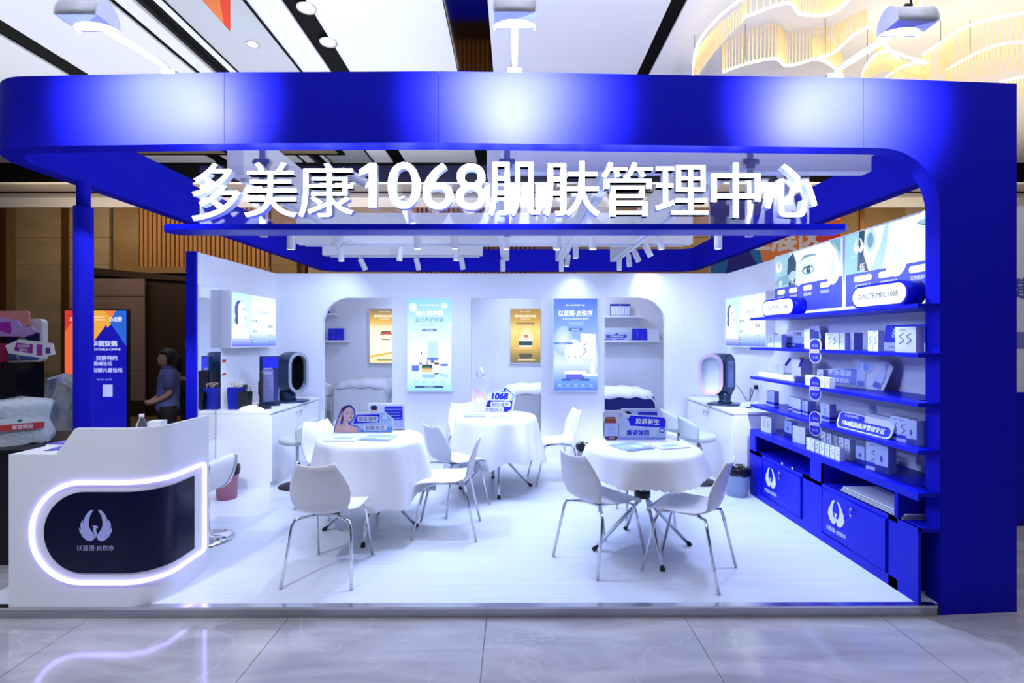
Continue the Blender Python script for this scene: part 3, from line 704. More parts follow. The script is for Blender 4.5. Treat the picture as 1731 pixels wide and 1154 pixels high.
out = [Q(110, 776), Q(150, 600), Q(240, 330), Q(320, 190), Q(430, 145), Q(540, 160), Q(620, 250), Q(632, 345), Q(1250, 305), Q(1460, 470), Q(1460, 740), Q(1410, 776)]
cut('counter_sign', 'cutout sign of a woman touching her neck with blue lettering on the left table', 'sign', -1.34, 4.47, TT+.003, .0, out, a, grp='shaped signs on the tables')
# 1068 sign with a plain pink-capped figure
def Q(x, y): return ((x-800)/1539*w_*1.2, (848-y)/1539*w_*1.2)
a = Art()
a.poly([Q(640, 540), Q(960, 290), Q(1085, 260), Q(1090, 190), Q(1150, 170), Q(1400, 380), Q(1330, 560), Q(1310, 760), Q(1180, 840), Q(520, 840)], (10, 20, 215))
a.poly([Q(1140, 200), Q(1390, 390), Q(1320, 540), Q(1100, 540), Q(1120, 300)], (150, 190, 250))
a.rrect(Q(655, 0)[0], Q(1300, 0)[0], Q(0, 520)[1], Q(0, 290)[1], .03, (238, 246, 255)); a.rrect(Q(715, 0)[0], Q(1280, 0)[0], Q(0, 700)[1], Q(0, 555)[1], .02, (238, 242, 255)); a.rrect(Q(520, 0)[0], Q(1085, 0)[0], Q(0, 840)[1], Q(0, 700)[1], .02, (238, 242, 255))
a.text('1068', *Q(980, 402), .078, (10, 25, 205), .25, .045, .2); a.text('胶生灌养', *Q(990, 635), .045, (60, 70, 170), .2, .008); a.text('妆靓自己', *Q(805, 775), .045, (60, 70, 170), .21, .008)
a.ell(*Q(420, 470), .072, .085, (250, 214, 232)); a.ell(*Q(350, 260), .026, .024, (238, 190, 180)); a.ell(*Q(270, 400), .022, .03, (246, 205, 228)); a.ell(*Q(420, 540), .05, .052, (244, 248, 252)); a.poly([Q(330, 640), Q(500, 640), Q(500, 840), Q(330, 840)], (228, 240, 248))
out = [Q(300, 850), Q(200, 600), Q(190, 350), Q(290, 210), Q(400, 165), Q(590, 330), Q(1080, 240), Q(1090, 160), Q(1160, 155), Q(1420, 370), Q(1340, 800), Q(1200, 850)]
cut('counter_sign', 'cutout sign reading 1068 with a plain pink-capped figure on the rear table', 'sign', -.24, 5.70, TT+.003, .0, out, a, grp='shaped signs on the tables')
# upright price cards behind two of the signs
for x, y, lab, wd in ((-1.17, 4.60, 'upright clear-stand price sheet behind the woman sign', .33), (1.06, 4.24, 'upright clear-stand price sheet behind the bottle sign', .32)):
    t = thing('price_card', lab, 'card', (x, y, TT+.003), 0, 'price cards behind the table signs')
    obj('stand', MB().box(-wd/2, wd/2, 0, .004, 0, .245).box(-wd/2, wd/2, 0, .06, 0, .004), 'paper', t)
    a = Art(); a.rect(-wd/2+.01, wd/2-.01, .02, .235, (190, 205, 245)); a.rect(-.02, wd/2-.02, .09, .215, (20, 30, 190))
    for r_ in range(4): a.lines(-.01, wd/2-.03, [.1+.028*r_], .006, (150, 170, 240))
    a.ell(-wd/2+.05, .17, .03, .04, (225, 190, 190)); a.ell(-wd/2+.05, .2, .032, .022, (30, 30, 50)); a.build('print', t, off=.0005)
# brochures
def brochure(x, y, w_, d_, rz, lab, kind, z=TT):
    t = thing('brochure', lab, 'leaflet', (x, y, z+.001), rz, 'brochures on the tables')
    obj('pages', MB().box(-w_/2, w_/2, -d_/2, d_/2, 0, .006), 'paper', t)
    a = Art()
    if kind == 'w': a.rect(-w_/2, w_/2, -d_/2, d_/2, (240, 246, 250)); a.rect(-w_*.3, w_*.28, -d_*.25, d_*.2, (190, 225, 238)); a.lines(-w_*.1, w_*.3, [d_*.1, 0, -d_*.08], .004, (150, 190, 220))
    else:
        a.grad(-w_/2, w_/2, -d_/2, d_/2, [(0, (100, 120, 225)), (.2, (170, 195, 245)), (.7, (190, 220, 245)), (1, (110, 160, 235))]); a.ell(w_*.15, -d_*.08, w_*.22, d_*.2, (225, 238, 250)); a.text('1068', w_*.15, d_*.3, .02, (40, 60, 170), w_*.4); a.lines(-w_*.4, -w_*.1, [d_*.2, 0, -d_*.15], .006, (235, 240, 255))
    o = a.build('print', t); o.rotation_euler = (-PI/2, 0, 0); o.location = (0, 0, .0065)
brochure(-1.43, 4.19, .27, .2, 0, 'pale white brochure at the left on the woman-sign table', 'w'); brochure(-1.14, 4.21, .25, .21, -.12, 'blue brochure at the right on the woman-sign table', 'b')
brochure(.90, 3.87, .25, .24, .45, 'blue brochure under the bottle sign', 'b'); brochure(1.20, 3.90, .25, .18, .3, 'white brochure on the bottle-sign table', 'w')
brochure(-.43, 5.42, .23, .16, 0, 'blue-edged brochure on the 1068-sign table', 'b'); brochure(-.14, 5.42, .23, .14, 0, 'white brochure on the 1068-sign table', 'w')

# ================================================================ STOOLS
def swivel_proto():
    t = thing('bar_stool', '', 'stool')
    obj('base', MB().lathe([(.001, 0), (.19, 0), (.195, .008), (.15, .022), (.03, .035), (.03, .06), (.001, .06)], 32), 'black', t)
    obj('column', MB().lathe([(.028, .05), (.028, .27), (.018, .275), (.018, .47)], 16), 'chrome', t)
    obj('sleeve', MB().lathe([(.030, .06), (.031, .26), (.022, .262)], 16), 'black', t)
    obj('seat', MB().lathe([(.001, .47), (.15, .47), (.185, .485), (.195, .515), (.185, .545), (.14, .555), (.001, .557)], 36), 'seat_grey', t)
    g = []
    for j in range(8):
        v = j/7; row = []
        for k in range(21):
            u = k/20*2-1; a = -PI/2+u*1.25; r_ = .195+.03*v; z = .50+v*(.24-.09*abs(u)**2.5)
            row.append((r_*math.cos(a), r_*math.sin(a), z))
        g.append(row)
    obj('backrest', MB().grid(g), 'seat_grey', t, solid=.03)
    obj('lever', MB().tube([(0, 0, .46), (.12, -.02, .44), (.17, -.02, .40)], .006, 8), 'black', t)
    return t
sp_ = swivel_proto()
st = [(-2.40, 5.55, PI/2, 'pale grey swivel stool in front of the left white cabinet'), (-2.13, 6.05, PI/2-.2, 'pale grey swivel stool behind, showing only its back above the left table'),
      (2.08, 5.70, -PI/2, 'pale grey swivel stool nearest the right white cabinet'), (2.05, 6.3, -PI/2, 'pale grey swivel stool further back by the right cabinet')]
for i, (x, y, rz, lab) in enumerate(st):
    if i == 0: sp_.location = (x, y, FZ); sp_.rotation_euler = (0, 0, rz); tag(sp_, lab, 'stool', 'grey swivel stools')
    else: dup(sp_, (x, y, FZ), rz, lab, 'grey swivel stools')
# white bar stool behind the reception counter
t = thing('bar_stool', 'white padded bar stool with chrome rim and round chrome foot beside the reception counter', 'stool', (-2.50, 4.07, FZ), 0)
obj('base', MB().lathe([(.001, 0), (.205, 0), (.21, .006), (.17, .02), (.05, .035), (.03, .07), (.001, .07)], 40), 'chrome', t)
obj('column', MB().lathe([(.03, .06), (.03, .33), (.022, .335), (.022, .365)], 18), 'chrome', t)
prof = [(-.24, .40), (-.20, .375), (-.08, .365), (.02, .375), (.075, .42), (.115, .50), (.138, .58), (.142, .635), (.12, .665)]
g = [[(x, y*(1-.08*i/9), z) for y in [-.2+.4*k/10 for k in range(11)]] for i, (x, z) in enumerate(prof)]
obj('seat', MB().grid(g), 'seat_white', t, solid=.022)
for s_ in (-1, 1): obj('rim', MB().tube([(x, s_*.205*(1-.08*i/9), z-.004) for i, (x, z) in enumerate(prof)], .011, 8), 'chrome', t)

# ================================================================ BINS
def bin_(x, y, r_, h_, m, lab, bag=True):
    t = thing('waste_bin', lab, 'bin', (x, y, FZ))
    obj('body', MB().lathe([(.001, .003), (r_*.8, 0), (r_*.97, h_*.86), (r_, h_*.95), (r_, h_), (r_-.006, h_), (r_*.78, .01), (.001, .01)], 32), m, t)
    if bag:
        rd = random.Random(4); g = []
        for j, (rr_, z) in enumerate(((.86, .8), (.93, 1.0), (1.0, 1.03), (1.05, 1.0), (1.05, .86), (1.03, .78))):
            g.append([((r_*rr_+rd.uniform(-.003, .005))*math.cos(2*PI*k/32), (r_*rr_+rd.uniform(-.003, .005))*math.sin(2*PI*k/32), h_*z+rd.uniform(-.012, .008)) for k in range(32)])
        obj('bin_liner', MB().grid(g, closed_u=True), 'bag_black', t)
bin_(2.31, 5.22, .125, .29, 'bin_grey', 'grey-blue waste bin with black liner beside the blue shelf unit')
bin_(-2.93, 5.12, .115, .32, 'bin_pink', 'dusty pink waste bin with black liner behind the white bar stool')
bin_(.88, 6.3, .105, .30, 'bin_beige', 'beige waste bin with black liner against the back wall behind the right table')

# ================================================================ RECEPTION COUNTER
ct = thing('reception_counter', 'white reception counter with rounded corner and glowing violet outline around a black inset', 'counter', (0, 0, FZ))
RC = .19; XL, XR, YF, YB = -3.055, -2.165, 3.036, 3.56
def cpt(s):
    """plan point and outward normal at arc length s from the left end of the front"""
    L1 = XR-RC-XL; L2 = RC*PI/2
    if s <= L1: return (XL+s, YF), (0, -1)
    if s <= L1+L2:
        a = (s-L1)/RC; return (XR-RC+RC*math.sin(a), YF+RC-RC*math.cos(a)), (math.sin(a), -math.cos(a))
    return (XR, YF+RC+(s-L1-L2)), (1, 0)
LT = XR-RC-XL+RC*PI/2+(YB-YF-RC)
ss = sorted(set([round(LT*i/260, 4) for i in range(261)]+[.285, .40]))
def ctop(s):
    a, b = .285, .40; lo, hi = .925, 1.082
    return lo if s < a else (hi if s > b else lo+(hi-lo)*(s-a)/(b-a))
g = []
for s in ss:
    (x, y), n = cpt(s); zt = ctop(s); g.append([(x, y, 0), (x, y, zt), (x-n[0]*.03, y-n[1]*.03, zt), (x-n[0]*.03, y-n[1]*.03, 0)])
mb = MB(); mb.grid(g, closed_u=True, smooth=False); mb.add(g[0], [(0, 1, 2, 3)]); mb.add(g[-1], [(3, 2, 1, 0)])
obj('front_panel', mb, 'lacquer', ct)
obj('side_panel', MB().box(XL, XL+.03, YF+.03, YB, 0, .925), 'lacquer', ct)
pts = [(XL+.03, YF+.0305), (XR-RC, YF+.0305)]+[(XR-RC+(RC-.0305)*math.sin(a), YF+RC-(RC-.0305)*math.cos(a)) for a in [PI/2*i/8 for i in range(1, 9)]]+[(XR-.0305, YB), (XL+.03, YB)]
obj('worktop', MB().prism(pts, .90, .924), 'lacquer', ct)
def wrapc(u, d, v):
    (x, y), n = cpt(u); return (x-n[0]*d, y-n[1]*d, v)
# black inset: left half-round, running round the corner to the side
u0, u1 = .218, LT-.17; z0, z1 = .211, .70; rc = (z1-z0)/2; g = []
for i in range(61):
    u = u0+(u1-u0)*i/60
    dz = rc if u > u0+rc else math.sqrt(max(0, rc*rc-(u0+rc-u)**2))
    (x, y), n = cpt(u); zc = (z0+z1)/2
    g.append([(x+n[0]*.001, y+n[1]*.001, zc-dz), (x+n[0]*.007, y+n[1]*.007, zc-dz), (x+n[0]*.007, y+n[1]*.007, zc+dz), (x+n[0]*.001, y+n[1]*.001, zc+dz)])
# finer left end
g2 = []
for i in range(16):
    a = PI/2*i/16; u = u0+rc-rc*math.cos(a); dz = rc*math.sin(a); (x, y), n = cpt(u)
    g2.append([(x+n[0]*.001, y+n[1]*.001, zc-dz), (x+n[0]*.007, y+n[1]*.007, zc-dz), (x+n[0]*.007, y+n[1]*.007, zc+dz), (x+n[0]*.001, y+n[1]*.001, zc+dz)])
g = g2+[r_ for i, r_ in enumerate(g) if u0+(u1-u0)*i/60 > u0+rc]
obj('inset_panel', MB().grid(g, closed_u=True, smooth=False).add(g[-1], [(3, 2, 1, 0)]), 'navy', ct)
# glowing outline
v0, v1 = .152, .755; rv = (v1-v0)/2; cv = (v0+v1)/2; uL = .14; uR = LT-.055; pts = []
for i in range(25): a = PI/2+PI*i/24; pts.append((uL+rv+rv*math.cos(a), cv+rv*math.sin(a)))
for i in range(1, 31): pts.append((uL+rv+(uR-uL-rv)*i/30, v0))
pts.append((uR, (v0+v1)/2))
for i in range(31): pts.append((uR-(uR-uL-rv)*i/30, v1))
pts.pop()
obj('led_outline', MB().tube([wrapc(u, -.004, v) for u, v in pts], .0115, 8, closed=True), 'led_violet', ct)
a = Art(); a.emblem(.532, .50, .19, (178, 182, 240)); a.text('以蓝图·启秩序', .532, .365, .034, (185, 190, 240), .27, .0)
a.build('logo', ct, off=.0075, wrap=lambda u, d, v: wrapc(u, d, v))
# things on the counter
t = thing('water_bottle', 'small clear water bottle standing behind the raised counter front', 'bottle', (-2.47, 3.33, FZ+.926))
obj('bottle_body', MB().lathe([(.001, 0), (.03, 0), (.032, .02), (.030, .06), (.032, .1), (.032, .13), (.014, .17), (.012, .18)], 20), 'bottle', t); obj('cap', MB().lathe([(.015, .178), (.015, .2), (.001, .2)], 16), 'plastic', t); obj('wrap_label', MB().lathe([(.0325, .055), (.0325, .1)], 20), 'paper', t)
t = thing('paper_stack', 'small pile of white papers on the counter beside the water bottle', 'papers', (-2.36, 3.32, FZ+.926), .1)
for k, z in enumerate((0, .04, .08, .12)): obj('sheet', MB().box(-.05+k*.004, .04, -.04, .04, z, z+.038), 'paper', t)
for i, (x, y, rz, lab) in enumerate(((-2.80, 3.20, .25, 'blue and violet printed leaflets fanned on the low end of the counter'), (-2.92, 3.34, -.1, 'violet leaflet lying furthest left on the low counter end'))):
    t = thing('leaflet', lab, 'leaflet', (x, y, FZ+.925), rz)
    obj('pages', MB().box(-.12, .12, -.085, .085, 0, .008+.004*i), 'paper', t)
    a = Art(); a.grad(-.12, .12, -.085, .085, [(0, (40, 50, 170)), (.4, (110, 110, 220)), (1, (190, 195, 240))]); a.ell(.02, 0, .05, .03, (225, 215, 245)); a.rect(-.1, -.03, .02, .05, (40, 40, 160))
    o = a.build('print', t); o.rotation_euler = (-PI/2, 0, 0); o.location = (0, 0, .0085+.004*i)
# ================================================================ WHITE CABINETS
def cabinet(loc, rz, L, D, Hh, lab, nd, lock=True):
    """front faces local -Y; length along x"""
    t = thing('cabinet', lab, 'cabinet', loc, rz)
    obj('body', MB().box(-L/2, L/2, .02, D, 0, Hh-.03).box(-L/2, L/2, .018, .02, 0, .06), 'lacquer', t)
    obj('worktop', MB().box(-L/2-.005, L/2+.005, -.005, D, Hh-.029, Hh), 'lacquer', t, bevel=.003)
    wd = L/nd
    for i in range(nd):
        d = obj('door', MB().box(-L/2+wd*i+.006, -L/2+wd*(i+1)-.006, 0, .019, .07, Hh-.045), 'lacquer', t, bevel=.002)
        xx = -L/2+wd*(i+1)-.05 if i % 2 == 0 else -L/2+wd*i+.05
        if lock: obj('handle', MB().tube([(xx, .0, Hh-.1), (xx, -.022, Hh-.1)], .011, 10).box(xx-.004, xx+.004, -.026, -.02, Hh-.15, Hh-.1), 'chrome', d)
    return t
cabinet((-2.63, 6.10, FZ), PI/2, 1.32, .60, .84, 'white lacquered cabinet against the left booth wall under the lit beauty panel', 2)
cabinet((2.33, 6.09, FZ), -PI/2, 1.42, .55, .84, 'white lacquered cabinet in the right rear corner beside the blue shelf unit', 2)
CT = FZ+.841
# ---- oval skin analysers
def stadium(hw, hh, n=10):
    pts = []
    for cy, a in ((hh-hw, 0), (-(hh-hw), PI)):
        for i in range(n+1): q = a+PI*i/n; pts.append((hw*math.cos(q), cy+hw*math.sin(q)))
    return pts
def analyser(loc, rz, lab, ring, inner, depth, screen_gap):
    """opening of the hood faces local -Y, screen on the far side"""
    t = thing('skin_analyser', lab, 'device', loc, rz)
    obj('base', MB().lathe([(.001, 0), (.17, 0), (.175, .01), (.15, .018), (.001, .022)], 36, sx=1.15, sy=1.15), 'device_navy', t)
    obj('neck', MB().lathe([(.07, .015), (.05, .05), (.055, .10), (.07, .13)], 20, c=(0, .03, 0), sx=1.2), 'device_navy', t)
    zc = .36; hw, hh = .155, .255
    o_, i_ = stadium(hw, hh, 14), stadium(hw-.038, hh-.038, 14)
    def ringat(pts, y, k=1): return [(x*k, y, zc+z*k) for x, z in pts]
    obj('hood', MB().grid([ringat(o_, -depth/2+.012), ringat(o_, -depth/4, 1.02), ringat(o_, depth/4, 1.02), ringat(o_, depth/2-.01, .99), ringat(o_, depth/2, .93)], closed_u=True), 'device_navy', t)
    obj('hood_back', MB().prism([(x*.93, zc+z*.93) for x, z in o_], depth/2-.002, depth/2, 'y'), 'device_navy', t)
    obj('front_ring', MB().grid([ringat(o_, -depth/2+.012), ringat(o_, -depth/2), ringat(i_, -depth/2), ringat(i_, -depth/2+.05)], closed_u=True, smooth=False), ring, t)
    mb = MB().grid([ringat(i_, -depth/2+.05), ringat(i_, depth/2-.02)], closed_u=True); mb.prism([(x, zc+z) for x, z in i_], depth/2-.02, depth/2-.018, 'y')
    obj('hood_lining', mb, inner, t)
    obj('camera_eye', MB().box(-.04, .04, depth/2-.03, depth/2-.021, zc-.12, zc-.09), 'black', t)
    p = obj('display', MB().prism([(x*.86, zc+z*.9) for x, z in stadium(.14, .25)], depth/2+screen_gap, depth/2+screen_gap+.018, 'y'), 'device_navy', t)
    a = Art(); a.rrect(-.085, .085, -.16, .16, .01, (95, 110, 175)); a.ell(0, .1, .03, .035, (70, 80, 130)); a.lines(-.05, .05, [-.1, -.05, 0, .03], .004, (120, 135, 195))
    q = a.build('display_print', p); q.rotation_euler = (0, 0, PI); q.location = (0, depth/2+screen_gap+.019, zc)
    if screen_gap > .01: obj('display_mount', MB().box(-.05, .05, depth/2-.004, depth/2+screen_gap, zc-.08, zc+.05), 'device_navy', t); obj('display_arm', MB().box(-.06, .06, depth/2+screen_gap, depth/2+screen_gap+.016, .012, .14), 'device_navy', t)
    return t
def analyser2(loc, lab):
    """curved hood: pink ring opening faces left, oval display faces right; both turned to the room"""
    t = thing('skin_analyser', lab, 'device', loc, 0)
    obj('base', MB().lathe([(.001, 0), (.17, 0), (.175, .01), (.15, .018), (.001, .022)], 36, sx=1.2, sy=1.0), 'device_navy', t)
    obj('neck', MB().lathe([(.08, .015), (.055, .05), (.06, .10), (.075, .15)], 20, sx=1.2), 'device_navy', t)
    zc = .36; hw, hh = .135, .245; o_, i_ = stadium(hw, hh, 14), stadium(hw-.034, hh-.034, 14)
    ax = Vector((-.065, -.13)); rad = .145; a0, a1 = math.radians(158), math.radians(42)
    def ring(pts, a, k=1, push=0):
        r_ = Vector((math.cos(a), math.sin(a))); tg = Vector((math.sin(a), -math.cos(a)))
        return [(ax.x+r_.x*(rad+x*k)+tg.x*push, ax.y+r_.y*(rad+x*k)+tg.y*push, zc+z*k) for x, z in pts]
    obj('hood', MB().grid([ring(o_, a0+(a1-a0)*i/10, 1+.02*math.sin(PI*i/10)) for i in range(11)], closed_u=True), 'device_navy', t)
    obj('front_ring', MB().grid([ring(o_, a0, 1), ring(o_, a0, .99, -.012), ring(i_, a0, 1, -.012), ring(i_, a0, 1, .03)], closed_u=True, smooth=False), 'device_pink', t)
    mb = MB().grid([ring(i_, a0, 1, .0), ring(i_, a0, .96, .05)], closed_u=True); q = ring(i_, a0, .96, .05); mb.add(q, [tuple(range(len(q)))])
    obj('hood_lining', mb, 'device_in', t)
    q0, q1 = ring(o_, a1, .97, 0), ring(o_, a1, .93, .014); mb = MB().grid([q0, q1], closed_u=True); mb.add(q1, [tuple(range(len(q1)))])
    p = obj('display', mb, 'device_navy', t)
    a = Art(); a.rrect(-.07, .07, -.15, .16, .01, (105, 120, 185)); a.ell(0, .1, .03, .035, (80, 92, 150)); a.lines(-.05, .05, [-.1, -.05, 0, .03], .004, (130, 145, 205))
    tg = Vector((math.sin(a1), -math.cos(a1))); r_ = Vector((math.cos(a1), math.sin(a1)))
    q = a.build('display_print', p); c = ax+r_*rad+tg*.0155; q.location = (c.x, c.y, zc); q.rotation_euler = (0, 0, math.atan2(r_.y, r_.x))
    return t
analyser2((2.50, 5.98, CT), 'oval skin analyser with pink front ring and dark blue back on the right cabinet')
analyser((-2.77, 6.27, CT), PI/2-.40, 'dark blue oval face scanner with black opening on the left cabinet', 'silver', 'gloss_black', .22, .035)
# upright tablet terminal in front of it (blue and silver screen)
x, y, z = W(455, 680, 5.86)
t = thing('upright_terminal', 'tall narrow terminal with blue and silver screen in front of the dark oval scanner', 'terminal', (x, y, CT), .6)
obj('housing', MB().box(-.10, .10, 0, .035, .02, .58), 'device_navy', t, bevel=.006)
obj('foot', MB().box(-.11, .11, -.06, .12, 0, .02), 'device_navy', t, bevel=.004)
a = Art(); a.rect(-.07, .095, .05, .57, (30, 38, 110)); a.rect(-.07, .095, .44, .565, (30, 40, 225)); a.rect(-.068, .045, .05, .43, (120, 122, 165)); a.lines(-.06, .04, [.435, .39, .37], .006, (215, 220, 250)); a.lines(-.06, .04, [.1, .15, .2, .25], .002, (150, 152, 190)); a.build('screen_print', t, 'print', off=.001)
# black monitor seen edge on, its back shows in the mirror
x, y, z = W(440, 684, 5.6)
t = thing('monitor', 'black monitor seen almost edge-on at the front of the left cabinet', 'monitor', (x-.02, y+.08, CT), PI/2+.47)
obj('screen', MB().box(-.25, .25, -.012, .012, .10, .42), 'black', t, bevel=.004); obj('stand', MB().box(-.03, .03, .0, .03, .01, .28).box(-.13, .13, -.09, .10, 0, .012), 'black', t); obj('rear_cover', MB().box(-.09, .09, .012, .04, .16, .30), 'black_metal', t, bevel=.006)
# gift bags
def giftbag(x, y, rz, m, lab, w_=.16, h_=.22, twig=False):
    t = thing('gift_bag', lab, 'bag', (x, y, CT), rz)
    d = .07; k = .012
    g = [[(-w_/2+k, -d/2, 0), (w_/2-k, -d/2, 0), (w_/2-k, d/2, 0), (-w_/2+k, d/2, 0)], [(-w_/2, -d/2, h_*.6), (w_/2, -d/2, h_*.6), (w_/2+.006, 0, h_*.6), (w_/2, d/2, h_*.6)]]
    mb = MB().add([(-w_/2+k, -d/2, 0), (w_/2-k, -d/2, 0), (w_/2-k, d/2, 0), (-w_/2+k, d/2, 0), (-w_/2, -d/2, h_), (w_/2, -d/2, h_), (w_/2, d/2, h_), (-w_/2, d/2, h_)], [(0, 1, 2, 3), (0, 4, 5, 1), (1, 5, 6, 2), (2, 6, 7, 3), (3, 7, 4, 0)])
    obj('paper_body', mb, m, t, solid=.002)
    mb = MB()
    for yy in (-d/2, d/2): mb.tube([(-.04, yy, h_-.01), (-.035, yy, h_+.04), (0, yy, h_+.055), (.035, yy, h_+.04), (.04, yy, h_-.01)], .003, 6)
    obj('handle', mb, 'twig' if twig else 'cable', t)
    if twig:
        mb = MB()
        for i in range(9): a = R.uniform(0, 6.28); mb.tube([(0, 0, h_-.05), (.02*math.cos(a), .02*math.sin(a), h_+.02), (.07*math.cos(a), .05*math.sin(a), h_+R.uniform(.02, .06))], .0022, 5)
        obj('raffia', mb, 'twig', t)
giftbag(-3.10, 5.60, .1, 'bagblue', 'deep blue paper gift bag with raffia twigs next to the mirror', .17, .24, True)
giftbag(-2.97, 5.54, -.3, 'black', 'small black paper bag in front of the blue gift bag', .14, .20)
def film(name, lab, cat, x, y, z, rx, ry, rz_, m='plastic', seed=1):
    rd = random.Random(seed); g = []
    for j in range(9):
        p = j/8*PI/2; row = []
        for k in range(26): a = 2*PI*k/26; q = 1+rd.uniform(-.13, .13); row.append((rx*math.cos(p)*math.cos(a)*q, ry*math.cos(p)*math.sin(a)*q, rz_*math.sin(p)*(1+rd.uniform(-.2, .2))))
        g.append(row)
    o = obj(name, MB().grid(g, closed_u=True, smooth=False), m); o.location = (x, y, z); return tag(o, lab, cat)
film('plastic_wrap', 'crumpled white plastic wrap lying on the left cabinet', 'wrapping', -2.88, 5.50, CT, .13, .05, .05, seed=3)
film('plastic_wrap', 'crumpled white plastic wrap and adapter bag on the right cabinet by the shelf', 'wrapping', 2.72, 5.75, CT, .14, .10, .06, seed=5)
def socket(x, y, z, rz, lab):
    t = thing('wall_socket', lab, 'socket', (x, y, z), rz)
    obj('plate', MB().box(-.06, .06, -.012, 0, -.045, .045), 'plastic', t, bevel=.003)
    obj('plug', MB().box(-.03, .01, -.05, -.012, -.03, .02), 'black', t, bevel=.004)
socket(-3.24, 6.0, 1.12, PI/2, 'white wall socket with black plug above the left cabinet'); socket(2.89, 5.95, 1.12, -PI/2, 'white wall socket with black plug above the right cabinet')
def cord(pts, lab, r_=.004):
    o = obj('power_cord', MB().tube(pts, r_, 6), 'cable'); return tag(o, lab, 'cable')
cord([(2.83, 5.95, 1.10), (2.80, 5.93, 1.02), (2.77, 5.98, .93), (2.73, 6.05, 1.05), (2.70, 6.12, 1.12), (2.66, 6.16, 1.08)], 'black looped power cord between the right socket and the pink-ringed analyser')
cord([(2.80, 5.96, 1.10), (2.74, 5.85, .95), (2.70, 5.72, .915), (2.66, 5.66, .915), (2.60, 5.64, .915)], 'black cord lying on the right cabinet worktop')
cord([(-3.19, 5.98, 1.1), (-3.12, 5.9, .98), (-3.09, 5.82, .915), (-3.12, 5.74, .915), (-3.16, 5.76, .915)], 'thin black cord lying behind the bags on the left cabinet')
t = thing('wall_card', 'small white card with red ends stuck beside the mirror', 'card', (-3.239, 5.60, 1.37), PI/2)
obj('card', MB().box(-.035, .035, -.003, 0, -.085, .085), 'paper', t); obj('red_band', MB().box(-.035, .035, -.004, -.003, .055, .085).box(-.035, .035, -.004, -.003, -.085, -.065), 'red', t)

# ================================================================ LIGHT BOXES AND POSTERS
def lightbox(loc, rz, w_, h_, d_, lab, art, grp=None, fr=.018, name='light_box'):
    t = thing(name, lab, 'light box', loc, rz, grp)
    obj('frame', MB().box(-w_/2, w_/2, -d_, 0, -h_/2, h_/2), 'lacquer', t, bevel=.003)
    obj('screen_edge', MB().box(-w_/2+fr-.003, w_/2-fr+.003, -d_-.0012, -d_, -h_/2+fr-.003, h_/2-fr+.003), 'silver', t)
    art.build('backlit_print', t, 'screen', off=d_+.0014); return t
def beauty(w_, h_):
    a = Art(); x0, x1, y0, y1 = -w_/2+.018, w_/2-.018, -h_/2+.018, h_/2-.018
    a.grad(x0, x1, y0, y1, [(0, (70, 90, 225)), (.12, (110, 150, 245)), (.25, (215, 240, 250)), (.6, (205, 242, 246)), (1, (190, 235, 242))])
    a.grad(x0+w_*.40, x1, y0, y1, [(0, (90, 110, 232)), (.12, (150, 185, 248)), (.28, (238, 250, 253)), (.8, (246, 254, 254)), (1, (215, 243, 246))])
    a.poly([(x0, y0), (x0, y0+.2), (x0+.1, y0+.28), (x0+.13, y0+.36), (x0+.24, y0+.34), (x0+.26, y0+.2), (x0+.36, y0+.14), (x0+.38, y0)], (232, 244, 252))
    a.grad(x0, x0+.4, y0, y0+.09, [(0, (80, 90, 220)), (1, (190, 205, 248))])
    a.ell(x0+.135, y1-.2, .085, .115, (72, 78, 150)); a.ell(x0+.10, y1-.31, .05, .05, (72, 78, 150))
    a.ell(x0+.195, y1-.21, .085, .115, (240, 248, 252), rot=.1); a.poly([(x0+.12, y1-.27), (x0+.24, y1-.30), (x0+.26, y1-.42), (x0+.12, y1-.42)], (236, 246, 252))
    a.ell(x0+.13, y1-.24, .018, .035, (225, 236, 248)); a.poly([(x0+.275, y1-.2), (x0+.302, y1-.235), (x0+.27, y1-.25)], (232, 242, 250))
    a.ell(x0+.21, y1-.185, .016, .006, (90, 96, 150)); a.ell(x0+.265, y1-.18, .010, .006, (90, 96, 150)); a.ell(x0+.262, y1-.275, .012, .014, (205, 130, 170))
    a.text('皮肤检测项目', x0+w_*.66, y1-.20, .045, (120, 160, 190), .38, .006)
    for i, (u, dk) in enumerate(((.40, 1), (.78, 1), (.40, 0), (.78, 0), (.40, 1))):
        y = y1-.305-.062*i; a.rrect(x0+u*w_, x0+u*w_+.10, y-.013, y+.013, .005, (75, 110, 140) if dk else (120, 160, 175)); a.rrect(x0+u*w_+.02, x0+u*w_+.085, y-.007, y+.007, .003, (215, 235, 240)); 
        a.rect(x0+w_*.52 if u < .5 else x0+w_*.48, x0+w_*.74, y-.002, y+.002, (190, 220, 225))
    return a
lightbox((-3.24, 6.05, 1.905), PI/2, 1.04, .64, .12, 'lit panel with a woman looking up on the left booth wall above the cabinet', beauty(1.04, .64), name='beauty_panel')
lightbox((2.89, 6.12, 1.905), -PI/2, 1.08, .64, .10, 'lit panel with a woman looking up, above the pink-ringed oval analyser', beauty(1.08, .64), name='beauty_panel')
